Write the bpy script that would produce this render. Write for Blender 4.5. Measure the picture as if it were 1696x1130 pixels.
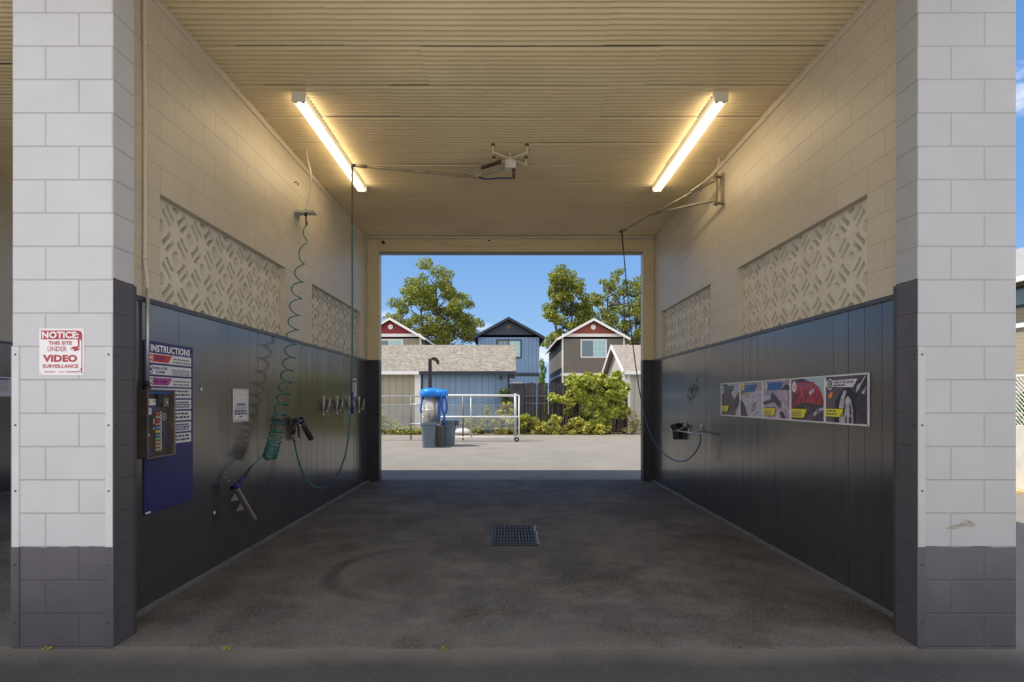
import bpy, math, random
from mathutils import Vector, noise as mnoise
R = math.radians
random.seed(7)
SC = bpy.context.scene
COL = SC.collection
for _o in list(bpy.data.objects): bpy.data.objects.remove(_o)

# ------------------------------------------------------------------ camera
CH = 1.506                                   # eye height
cam = bpy.data.cameras.new('camera'); camo = bpy.data.objects.new('camera', cam); COL.objects.link(camo)
camo.location = (0, 0, CH); camo.rotation_euler = (R(90), 0, 0)
cam.sensor_width = 36; cam.lens = 950 / 1696 * 36
cam.shift_x = 6 / 1696; cam.shift_y = 97 / 1696
cam.clip_start = .05; cam.clip_end = 2000
SC.camera = camo
# ------------------------------------------------------------------ view
SC.view_settings.view_transform = 'Standard'; SC.view_settings.look = 'None'
SC.view_settings.gamma = 1; SC.view_settings.use_curve_mapping = False
SC.view_settings.exposure = 0.45
# ------------------------------------------------------------------ sun
sun = bpy.data.lights.new('sun', 'SUN'); sun.energy = 4.3; sun.angle = R(.6); sun.color = (1, .95, .86)
suno = bpy.data.objects.new('sun', sun); COL.objects.link(suno)
suno.rotation_euler = Vector((-1, -.12, 1.72)).to_track_quat('Z', 'Y').to_euler()
suno.location = (-20, -5, 30)
# ------------------------------------------------------------------ world: blue sky with a few clouds, extra cloud added behind the camera as fill
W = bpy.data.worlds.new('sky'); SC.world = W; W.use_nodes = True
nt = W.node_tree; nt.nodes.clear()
def wn(t, **k):
    n = nt.nodes.new(t)
    for a, b in k.items(): setattr(n, a, b)
    return n
def wl(a, b): nt.links.new(a, b)
tc = wn('ShaderNodeTexCoord'); sep = wn('ShaderNodeSeparateXYZ'); wl(tc.outputs['Generated'], sep.inputs[0])
ramp = wn('ShaderNodeValToRGB'); e = ramp.color_ramp.elements
e[0].position = 0.0; e[0].color = (.30, .46, .68, 1)
e[1].position = 1.0; e[1].color = (.06, .15, .42, 1)
x = e.new(.10); x.color = (.235, .41, .66, 1)
x = e.new(.26); x.color = (.145, .305, .60, 1)
x = e.new(.55); x.color = (.09, .22, .53, 1)
wl(sep.outputs['Z'], ramp.inputs[0])
mp = wn('ShaderNodeMapping'); mp.inputs['Scale'].default_value = (1.6, 1.6, 5.0); mp.inputs['Location'].default_value = (3.3, 1.2, .35)
wl(tc.outputs['Generated'], mp.inputs[0])
ns = wn('ShaderNodeTexNoise'); ns.inputs['Scale'].default_value = 2.3; ns.inputs['Detail'].default_value = 7; ns.inputs['Roughness'].default_value = .55
wl(mp.outputs[0], ns.inputs['Vector'])
# more cloud towards the horizon; bright cover behind the camera (-Y) added for neutral fill
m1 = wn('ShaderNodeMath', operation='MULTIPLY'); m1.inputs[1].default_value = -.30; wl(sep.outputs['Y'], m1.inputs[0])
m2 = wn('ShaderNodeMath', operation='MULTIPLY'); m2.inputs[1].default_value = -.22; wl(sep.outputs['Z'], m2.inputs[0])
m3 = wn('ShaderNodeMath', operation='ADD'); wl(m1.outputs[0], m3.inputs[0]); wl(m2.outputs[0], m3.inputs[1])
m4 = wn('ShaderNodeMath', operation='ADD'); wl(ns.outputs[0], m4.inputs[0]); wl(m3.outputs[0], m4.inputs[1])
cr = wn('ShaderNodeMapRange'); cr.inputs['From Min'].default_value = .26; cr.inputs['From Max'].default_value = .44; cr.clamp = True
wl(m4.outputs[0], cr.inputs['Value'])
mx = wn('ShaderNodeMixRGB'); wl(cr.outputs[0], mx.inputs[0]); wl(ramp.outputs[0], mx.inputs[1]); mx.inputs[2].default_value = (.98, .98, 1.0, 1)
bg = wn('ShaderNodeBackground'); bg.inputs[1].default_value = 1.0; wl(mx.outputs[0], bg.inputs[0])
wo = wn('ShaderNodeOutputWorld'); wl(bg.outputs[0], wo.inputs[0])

# ------------------------------------------------------------------ materials
def srgb(r, g, b):
    f = lambda c: (c / 255) / 12.92 if c / 255 <= .04045 else ((c / 255 + .055) / 1.055) ** 2.4
    return (f(r), f(g), f(b), 1)
class N:
    """small node-tree helper"""
    def __init__(s, name):
        s.mat = bpy.data.materials.new(name); s.mat.use_nodes = True
        s.t = s.mat.node_tree; s.b = s.t.nodes['Principled BSDF']
    def n(s, t, ins=None, **k):
        n = s.t.nodes.new(t)
        for a, b in k.items(): setattr(n, a, b)
        for a, b in (ins or {}).items():
            if hasattr(b, 'is_output'): s.t.links.new(b, n.inputs[a])
            else: n.inputs[a].default_value = b
        return n
    def link(s, a, b): s.t.links.new(a, b)
    def math(s, op, a, b=0., c=0.):
        n = s.t.nodes.new('ShaderNodeMath'); n.operation = op
        for i, x in enumerate((a, b, c)):
            if hasattr(x, 'is_output'): s.t.links.new(x, n.inputs[i])
            else: n.inputs[i].default_value = x
        return n.outputs[0]
    def mix(s, f, a, b):
        n = s.t.nodes.new('ShaderNodeMixRGB')
        for i, x in enumerate((f, a, b)):
            if hasattr(x, 'is_output'): s.t.links.new(x, n.inputs[i])
            else: n.inputs[i].default_value = x
        return n.outputs[0]
    def noise(s, vec, scale, detail=4, rough=.5):
        n = s.n('ShaderNodeTexNoise', {'Scale': scale, 'Detail': detail, 'Roughness': rough})
        if vec is not None: s.link(vec, n.inputs['Vector'])
        return n.outputs[0]
    def rng(s, v, a, b, c=0., d=1.):
        n = s.n('ShaderNodeMapRange', {'From Min': a, 'From Max': b, 'To Min': c, 'To Max': d}); s.link(v, n.inputs['Value']); return n.outputs[0]
    def pos(s): return s.n('ShaderNodeNewGeometry')
    def bump(s, h, strength=.3, dist=.01):
        n = s.n('ShaderNodeBump', {'Strength': strength, 'Distance': dist}); s.link(h, n.inputs['Height']); s.link(n.outputs[0], s.b.inputs['Normal'])
_cache = {}
def pm(name, col, rough=.5, metal=0., var=.12, scale=6., bump=.0, spec=None, emit=None, estr=0., coat=0., trans=0.):
    if name in _cache: return _cache[name]
    m = N(name); b = m.b
    g = m.n('ShaderNodeTexCoord').outputs['Object']
    nz = m.noise(g, scale, 5, .6)
    dark = tuple(c * (1 - var) for c in col[:3]) + (1,); lite = tuple(min(1, c * (1 + var)) for c in col[:3]) + (1,)
    m.link(m.mix(m.rng(nz, .3, .7), dark, lite), b.inputs['Base Color'])
    b.inputs['Roughness'].default_value = rough; b.inputs['Metallic'].default_value = metal
    if spec is not None: b.inputs['Specular IOR Level'].default_value = spec
    if bump: m.bump(m.noise(g, scale * 12, 3), bump, .004)
    if emit: b.inputs['Emission Color'].default_value = emit; b.inputs['Emission Strength'].default_value = estr
    if coat: b.inputs['Coat Weight'].default_value = coat
    if trans: b.inputs['Transmission Weight'].default_value = trans
    _cache[name] = m.mat; return m.mat

def block_mat(name, px, py, col, dark=None, front_h=None, side_h=None, joint=.5, bumpy=.5):
    """painted concrete block laid in running bond; dark paint up to front_h on faces across Y and side_h on faces across X"""
    m = N(name); g = m.pos(); P = m.n('ShaderNodeSeparateXYZ', {0: g.outputs['Position']})
    NN = m.n('ShaderNodeSeparateXYZ', {0: g.outputs['True Normal']})
    side = m.math('GREATER_THAN', m.math('ABSOLUTE', NN.outputs['X']), .5)
    u = m.math('ADD', m.math('MULTIPLY', side, m.math('ADD', P.outputs['Y'], py)), m.math('MULTIPLY', m.math('SUBTRACT', 1., side), m.math('ADD', P.outputs['X'], px)))
    vec = m.n('ShaderNodeCombineXYZ', {'X': u, 'Y': P.outputs['Z'], 'Z': 0.}).outputs[0]
    br = m.n('ShaderNodeTexBrick', {'Vector': vec, 'Scale': 1., 'Mortar Size': .0045, 'Mortar Smooth': .6, 'Brick Width': .4064, 'Row Height': .2032, 'Color1': (1, 1, 1, 1), 'Color2': (.9, .9, .9, 1), 'Mortar': (0, 0, 0, 1)}, offset=.5, offset_frequency=2)
    fac = br.outputs['Fac']
    nz = m.noise(g.outputs['Position'], 3.2, 6, .6); grit = m.noise(g.outputs['Position'], 110, 2, .5)
    tone = m.mix(m.rng(nz, .3, .75), tuple(c * .93 for c in col[:3]) + (1,), tuple(c * 1.03 for c in col[:3]) + (1,))
    tone = m.mix(m.rng(br.outputs['Color'], .9, 1., .05, 0.), tone, (0.35, .33, .3, 1))
    streak = m.n('ShaderNodeMapping', {'Vector': g.outputs['Position'], 'Scale': (9, 9, .9)}).outputs[0]
    grime = m.rng(m.noise(streak, 2.0, 5, .65), .62, .8, 0, .25)
    tone = m.mix(grime, tone, tuple(c * .68 for c in col[:3]) + (1,))
    if dark is not None:
        thr = m.math('ADD', m.math('MULTIPLY', side, side_h), m.math('MULTIPLY', m.math('SUBTRACT', 1., side), front_h))
        wob = m.math('MULTIPLY', m.math('SUBTRACT', m.noise(g.outputs['Position'], 9, 3), .5), .02)
        isd = m.math('LESS_THAN', P.outputs['Z'], m.math('ADD', thr, wob))
        dtone = m.mix(m.rng(nz, .3, .75), tuple(c * .85 for c in dark[:3]) + (1,), tuple(c * 1.15 for c in dark[:3]) + (1,))
        tone = m.mix(isd, tone, dtone)
    tone = m.mix(m.math('MULTIPLY', fac, joint), tone, m.mix(.55, tone, (.05, .045, .04, 1)))
    m.link(tone, m.b.inputs['Base Color'])
    m.b.inputs['Roughness'].default_value = .42; m.b.inputs['Specular IOR Level'].default_value = .5
    h = m.math('ADD', m.math('MULTIPLY', fac, -1.), m.math('ADD', m.math('MULTIPLY', grit, .16), m.math('MULTIPLY', nz, .25)))
    m.bump(h, bumpy, .006)
    return m.mat

CREAM = (.58, .52, .41, 1)
DARKP = (.080, .074, .090, 1)
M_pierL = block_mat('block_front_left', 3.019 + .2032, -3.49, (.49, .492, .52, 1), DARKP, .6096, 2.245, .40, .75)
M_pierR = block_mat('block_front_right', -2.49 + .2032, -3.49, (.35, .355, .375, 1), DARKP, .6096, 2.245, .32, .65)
M_pierB = block_mat('block_rear', 2.39, -10.6, (.66, .56, .36, 1), (.012, .013, .022, 1), 2.235, 2.235, .35, .5)
M_wall = block_mat('block_wall', 0, -4.30, CREAM, None, 0, 0, .3, .55)
M_head = block_mat('block_header', 2.39, 0, (.68, .56, .34, 1), None, 0, 0, .25, .4)
M_creampaint = pm('cream_paint', (.62, .56, .45, 1), .5, var=.06)
M_screen = pm('cream_screen_block', (.64, .60, .51, 1), .6, var=.07, scale=3, bump=.2)
M_cream_pipe = pm('cream_pipe', (.60, .54, .42, 1), .4, var=.05)

def panel_mat(name):
    m = N(name); g = m.pos()
    st = m.n('ShaderNodeMapping', {'Vector': g.outputs['Position'], 'Scale': (14, 14, .35)}).outputs[0]
    s1 = m.noise(st, 2.2, 6, .6); n2 = m.noise(g.outputs['Position'], 1.3, 4, .6)
    fine = m.n('ShaderNodeMapping', {'Vector': g.outputs['Position'], 'Scale': (60, 60, .8)}).outputs[0]
    s2 = m.noise(fine, 2., 3, .5)
    col = m.mix(m.rng(s1, .35, .7), (.036, .034, .039, 1), (.050, .048, .053, 1))
    col = m.mix(m.rng(n2, .5, .8, 0, .35), col, (.055, .052, .052, 1))
    spk = m.rng(m.noise(g.outputs['Position'], 38, 2, .4), .76, .80, 0, .35)
    col = m.mix(spk, col, (.012, .012, .014, 1))
    m.link(col, m.b.inputs['Base Color'])
    m.b.inputs['Specular IOR Level'].default_value = 1.0
    m.link(m.rng(m.math('ADD', m.math('MULTIPLY', s1, .6), m.math('MULTIPLY', n2, .4)), .3, .7, .14, .23), m.b.inputs['Roughness'])
    m.bump(m.math('ADD', s1, m.math('MULTIPLY', s2, .35)), .035, .004)
    return m.mat
M_panel = panel_mat('charcoal_panel')
M_trimgrey = pm('charcoal_trim', (.05, .05, .058, 1), .4, var=.1)
M_darkguard = pm('dark_guard_metal', (.07, .068, .078, 1), .42, var=.1)
M_liteguard = pm('pale_guard_metal', (.51, .512, .535, 1), .42, var=.05); M_greyguard = pm('grey_guard_metal', (.37, .375, .39, 1), .42, var=.05)

def ceiling_mat():
    m = N('corrugated_cream'); g = m.pos(); P = g.outputs['Position']
    n1 = m.noise(P, .7, 5, .6); n2 = m.noise(m.n('ShaderNodeMapping', {'Vector': P, 'Scale': (.5, 5, 1)}).outputs[0], 3., 5, .6)
    col = m.mix(m.rng(n1, .3, .7), (.60, .49, .30, 1), (.72, .60, .38, 1))
    col = m.mix(m.rng(n2, .55, .8, 0, .4), col, (.46, .36, .21, 1))
    sp = m.rng(m.noise(P, 9, 3, .5), .73, .78, 0, .5)
    col = m.mix(sp, col, (.22, .15, .08, 1))
    m.link(col, m.b.inputs['Base Color']); m.b.inputs['Roughness'].default_value = .42
    return m.mat
M_ceil = ceiling_mat()

def floor_mat():
    m = N('stained_concrete'); g = m.pos(); P = g.outputs['Position']; S = m.n('ShaderNodeSeparateXYZ', {0: P})
    big = m.noise(P, .55, 6, .62); mid = m.noise(P, 2.6, 7, .68); grit = m.noise(P, 120, 3, .6); agg = m.noise(P, 45, 3, .6)
    col = m.mix(m.rng(mid, .4, .62), (.076, .073, .077, 1), (.175, .168, .167, 1))
    # oil-darkened patches; clean, paler lip along the driveway joint
    col = m.mix(m.rng(big, .42, .62, 0, .5), col, (.042, .039, .039, 1))
    near = m.rng(m.math('ADD', S.outputs['Y'], m.math('MULTIPLY', mid, .35)), 3.55, 4.1, .75, 0)
    col = m.mix(near, col, (.175, .168, .155, 1))
    blot = m.rng(m.noise(P, 1.15, 5, .6), .50, .62, 0, .6)
    col = m.mix(blot, col, (.030, .026, .024, 1))
    pale = m.rng(m.noise(m.n('ShaderNodeMapping', {'Vector': P, 'Scale': (1, .6, 1), 'Location': (5, 2, 0)}).outputs[0], .9, 6, .65), .52, .64, 0, .5)
    col = m.mix(pale, col, (.17, .164, .162, 1))
    rust = m.rng(m.noise(P, 1.7, 4, .6), .60, .68, 0, .45)
    col = m.mix(rust, col, (.12, .085, .05, 1))
    col = m.mix(m.rng(agg, .42, .62, .0, .5), col, (.20, .19, .175, 1))
    col = m.mix(m.rng(grit, .5, .62, 0, .65), col, (.02, .019, .019, 1))
    # curved tyre scuff
    dx = m.math('SUBTRACT', S.outputs['X'], -.75); dy = m.math('SUBTRACT', S.outputs['Y'], 5.05)
    rr = m.math('SQRT', m.math('ADD', m.math('MULTIPLY', dx, dx), m.math('MULTIPLY', dy, dy)))
    ring = m.math('ABSOLUTE', m.math('SUBTRACT', rr, .78))
    arc = m.math('MULTIPLY', m.rng(ring, 0.03, .10, .6, 0), m.math('MULTIPLY', m.rng(dx, -.75, .1, 1, 0), m.rng(mid, .35, .55)))
    col = m.mix(arc, col, (.022, .021, .022, 1))
    m.link(col, m.b.inputs['Base Color'])
    m.link(m.rng(mid, .3, .7, .68, .88), m.b.inputs['Roughness']); m.b.inputs['Specular IOR Level'].default_value = .22
    m.bump(m.math('ADD', m.math('MULTIPLY', agg, .5), m.math('ADD', grit, m.math('MULTIPLY', mid, 1.5))), .35, .004)
    return m.mat
M_floor = floor_mat()
def asphalt_mat():
    m = N('worn_asphalt'); g = m.pos(); P = g.outputs['Position']; S = m.n('ShaderNodeSeparateXYZ', {0: P})
    big = m.noise(P, .18, 6, .6); mid = m.noise(P, 1.1, 6, .65); grit = m.noise(P, 90, 3, .65)
    back = m.rng(m.math('ADD', S.outputs['Y'], m.math('MULTIPLY', mid, .3)), 3.4, 3.8)        # older, paler paving behind the bay
    a = m.mix(m.rng(mid, .3, .7), (.052, .052, .056, 1), (.078, .077, .080, 1))
    b = m.mix(m.rng(mid, .3, .7), (.20, .182, .152, 1), (.255, .232, .195, 1))
    b = m.mix(m.rng(big, .5, .7, 0, .5), b, (.17, .155, .13, 1))
    st = m.rng(m.noise(P, .7, 5, .6), .62, .7, 0, .5)
    b = m.mix(st, b, (.14, .125, .10, 1))
    front = m.rng(S.outputs['Y'], 1.6, 2.4, 1, 0)                     # unseen street-side ground, made pale to bounce light under the roof
    col = m.mix(back, a, b); col = m.mix(front, col, (.56, .53, .48, 1))
    col = m.mix(m.rng(grit, .5, .72, 0, .45), col, (.02, .02, .022, 1))
    col = m.mix(m.rng(m.noise(P, 60, 2, .5), .66, .72, 0, .3), col, (.35, .34, .33, 1))
    m.link(col, m.b.inputs['Base Color']); m.b.inputs['Roughness'].default_value = .8
    m.bump(grit, .5, .006)
    return m.mat
M_asph = asphalt_mat()

def siding_mat(name, col, pitch=.3, horiz=False, rough=.6):
    m = N(name); g = m.n('ShaderNodeNewGeometry'); S = m.n('ShaderNodeSeparateXYZ', {0: g.outputs['Position']})
    NN = m.n('ShaderNodeSeparateXYZ', {0: g.outputs['True Normal']})
    if horiz: u = S.outputs['Z']
    else:
        side = m.math('GREATER_THAN', m.math('ABSOLUTE', NN.outputs['X']), .5)
        u = m.math('ADD', m.math('MULTIPLY', side, S.outputs['Y']), m.math('MULTIPLY', m.math('SUBTRACT', 1., side), S.outputs['X']))
    fr = m.math('FRACT', m.math('DIVIDE', u, pitch))
    gro = m.math('LESS_THAN', fr, .09)
    nz = m.noise(g.outputs['Position'], 1.2, 5, .6)
    c = m.mix(m.rng(nz, .3, .7), tuple(x * .9 for x in col[:3]) + (1,), tuple(x * 1.08 for x in col[:3]) + (1,))
    c = m.mix(m.math('MULTIPLY', gro, .6), c, tuple(x * .35 for x in col[:3]) + (1,))
    m.link(c, m.b.inputs['Base Color']); m.b.inputs['Roughness'].default_value = rough
    m.bump(m.math('MULTIPLY', gro, -1.), .5, .01)
    return m.mat
def shingle_mat(name, c1, c2):
    m = N(name); g = m.n('ShaderNodeNewGeometry'); P = g.outputs['Position']
    mp = m.n('ShaderNodeMapping', {'Vector': P, 'Scale': (1, .75, .75)}).outputs[0]
    S = m.n('ShaderNodeSeparateXYZ', {0: P})
    row = m.math('FRACT', m.math('MULTIPLY', S.outputs['Z'], 9.5))
    n1 = m.noise(mp, 6.5, 4, .75); n2 = m.noise(mp, 2, 3)
    c = m.mix(m.rng(n1, .32, .68), c1, c2)
    c = m.mix(m.math('MULTIPLY', m.math('LESS_THAN', row, .2), .35), c, tuple(x * .45 for x in c1[:3]) + (1,))
    c = m.mix(m.rng(n2, .5, .75, 0, .25), c, tuple(x * .8 for x in c1[:3]) + (1,))
    m.link(c, m.b.inputs['Base Color']); m.b.inputs['Roughness'].default_value = .9
    m.bump(n1, .6, .03)
    return m.mat
def leaf_mat(name, cols, rough=.45):
    m = N(name); g = m.n('ShaderNodeNewGeometry'); r = g.outputs['Random Per Island']
    rp = m.n('ShaderNodeValToRGB', {0: r}); el = rp.color_ramp.elements
    for i, c in enumerate(cols):
        q = i / (len(cols) - 1)
        if i == 0: el[0].position = 0; el[0].color = c
        elif i == len(cols) - 1: el[-1].position = 1; el[-1].color = c
        else: x = el.new(q); x.color = c
    m.link(rp.outputs[0], m.b.inputs['Base Color']); m.b.inputs['Roughness'].default_value = rough
    tr = m.n('ShaderNodeBsdfTranslucent'); m.link(m.mix(.4, rp.outputs[0], (.45, .5, .04, 1)), tr.inputs[0])
    ms = m.n('ShaderNodeMixShader', {0: .35}); m.link(m.b.outputs[0], ms.inputs[1]); m.link(tr.outputs[0], ms.inputs[2])
    out = [n for n in m.t.nodes if n.type == 'OUTPUT_MATERIAL'][0]; m.link(ms.outputs[0], out.inputs[0])
    return m.mat
M_leaf_tree = leaf_mat('leaf_cottonwood', [(.03, .055, .012, 1), (.12, .16, .02, 1), (.24, .27, .04, 1), (.44, .42, .08, 1)])
M_leaf_vine = leaf_mat('leaf_vine', [(.14, .20, .02, 1), (.32, .38, .04, 1), (.50, .52, .08, 1), (.70, .66, .24, 1)], .35)
M_leaf_weed = leaf_mat('leaf_weed', [(.14, .22, .03, 1), (.34, .42, .06, 1), (.58, .58, .12, 1), (.45, .16, .04, 1)])
M_leaf_dark = leaf_mat('leaf_dark', [(.02, .05, .012, 1), (.06, .12, .02, 1), (.14, .2, .04, 1)])
M_bark = pm('bark', (.09, .075, .06, 1), .9, var=.3, scale=3)
M_dirt = pm('leaf_litter', (.20, .15, .10, 1), .95, var=.4, scale=4, bump=.6)

M_white = pm('white_trim_paint', (.80, .80, .80, 1), .45, var=.03)
M_galv = pm('galvanised_steel', (.52, .53, .55, 1), .38, .75, var=.12, scale=14)
M_steel = pm('stainless_steel', (.62, .60, .57, 1), .34, .55, var=.1, scale=8)
M_boxsteel = pm('coin_box_steel', (.20, .17, .15, 1), .34, .8, var=.2, scale=9)
M_black = pm('black_rubber', (.012, .012, .014, 1), .45, var=.2)
M_black2 = pm('black_grip', (.02, .018, .02, 1), .35, var=.2)
M_iron = pm('dark_iron', (.05, .048, .05, 1), .5, .6, var=.3)
M_rust = pm('rusty_steel', (.13, .085, .055, 1), .6, .4, var=.4, scale=20)
M_brass = pm('brass', (.30, .21, .10, 1), .35, .9, var=.2)
M_teal = pm('teal_coil_hose', (.006, .13, .12, 1), .28, var=.1)
M_bluehose = pm('blue_hose', (.008, .06, .15, 1), .3, var=.1)
M_tealhose = pm('teal_hose', (.008, .085, .10, 1), .3, var=.1)
M_navy = pm('navy_handle', (.006, .012, .10, 1), .35, var=.1)
M_alu = pm('brush_aluminium', (.22, .20, .19, 1), .33, .75, var=.1)
M_bristle = pm('bristles', (.16, .13, .11, 1), .9, var=.3)
M_boom = pm('boom_paint', (.30, .26, .18, 1), .45, .2, var=.25, scale=10)
M_mount = pm('mount_paint', (.66, .60, .46, 1), .5, var=.1)
M_cyl = pm('swivel_paint', (.60, .57, .50, 1), .5, var=.2, scale=14)
M_spring = pm('spring_steel', (.10, .08, .06, 1), .4, .7, var=.3, scale=30)
M_fixture = pm('fixture_enamel', (.70, .66, .56, 1), .4, var=.04)
M_tube = pm('fluorescent_tube', (.9, .85, .75, 1), .4, var=0, emit=(1.0, .80, .50, 1), estr=8.5)
M_tubeend = pm('tube_cap', (.5, .45, .4, 1), .3, .8)

M_signwhite = pm('sign_white', (.62, .62, .68, 1), .35, var=.03)
M_noticewhite = pm('notice_white', (.72, .70, .74, 1), .4, var=.03)
M_noticered = pm('notice_red', (.36, .030, .045, 1), .45, var=.15, scale=30)
M_signblue = pm('sign_navy', (.014, .014, .115, 1), .42, var=.08)
M_signtxt = pm('sign_white_ink', (.78, .78, .84, 1), .4, var=0)
M_inknavy = pm('ink_navy', (.03, .03, .12, 1), .45, var=0)
M_inkgrey = pm('ink_grey', (.18, .18, .24, 1), .45, var=0)
M_inkred = pm('ink_red', (.45, .02, .02, 1), .4, var=0)
M_magenta = pm('ink_magenta', (.36, .04, .24, 1), .4, var=0)
M_frameW = pm('poster_frame', (.62, .62, .66, 1), .35, var=.05)
M_yellow = pm('poster_yellow', (.72, .68, .01, 1), .45, var=.03)
M_pblue = pm('poster_blue', (.01, .10, .36, 1), .4, var=.05)
M_pgreen = pm('poster_green', (.03, .08, .06, 1), .4, var=.05)
M_ppink = pm('poster_pink', (.38, .04, .12, 1), .4, var=.1)
M_orange = pm('poster_orange', (.75, .22, .01, 1), .4, var=.2)

def art_mat(name, stops, scale=5., dist=1.5, detail=5):
    m = N(name); g = m.n('ShaderNodeTexCoord').outputs['Object']
    n = m.n('ShaderNodeTexNoise', {'Vector': g, 'Scale': scale, 'Detail': detail, 'Distortion': dist})
    rp = m.n('ShaderNodeValToRGB', {0: m.rng(n.outputs[0], .28, .72)}); el = rp.color_ramp.elements
    for i, c in enumerate(stops):
        q = i / (len(stops) - 1)
        if i == 0: el[0].color = c
        elif i == len(stops) - 1: el[-1].color = c
        else: y = el.new(q); y.color = c
    m.link(rp.outputs[0], m.b.inputs['Base Color']); m.b.inputs['Roughness'].default_value = .4
    return m.mat
A_maroon = art_mat('art_maroon', [(.03, .025, .035, 1), (.09, .05, .06, 1), (.07, .05, .07, 1), (.16, .09, .10, 1)], 4)
A_foam = art_mat('art_foam', [(.22, .22, .30, 1), (.34, .36, .55, 1), (.55, .48, .58, 1), (.66, .62, .72, 1)], 14, 3)
A_lilac = art_mat('art_lilac', [(.18, .12, .22, 1), (.36, .26, .42, 1), (.50, .40, .56, 1), (.62, .52, .62, 1)], 6, 2)
A_tan = art_mat('art_tan', [(.22, .20, .18, 1), (.34, .32, .28, 1), (.45, .42, .38, 1)], 6, 1)
A_red = art_mat('art_red', [(.10, .006, .012, 1), (.25, .012, .025, 1), (.42, .03, .05, 1), (.55, .14, .16, 1)], 10, 1)
A_dark = art_mat('art_dark', [(.008, .008, .012, 1), (.03, .025, .04, 1), (.05, .03, .05, 1), (.10, .08, .11, 1)], 6, 2)
A_plum = art_mat('art_plum', [(.05, .035, .055, 1), (.09, .06, .09, 1), (.12, .08, .11, 1)], 3, 1)
A_silver = art_mat('art_silver', [(.14, .16, .19, 1), (.36, .37, .42, 1), (.55, .54, .60, 1)], 12, 2)
A_sky = art_mat('art_sky', [(.28, .42, .52, 1), (.42, .55, .62, 1)], 3, 1)

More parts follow.
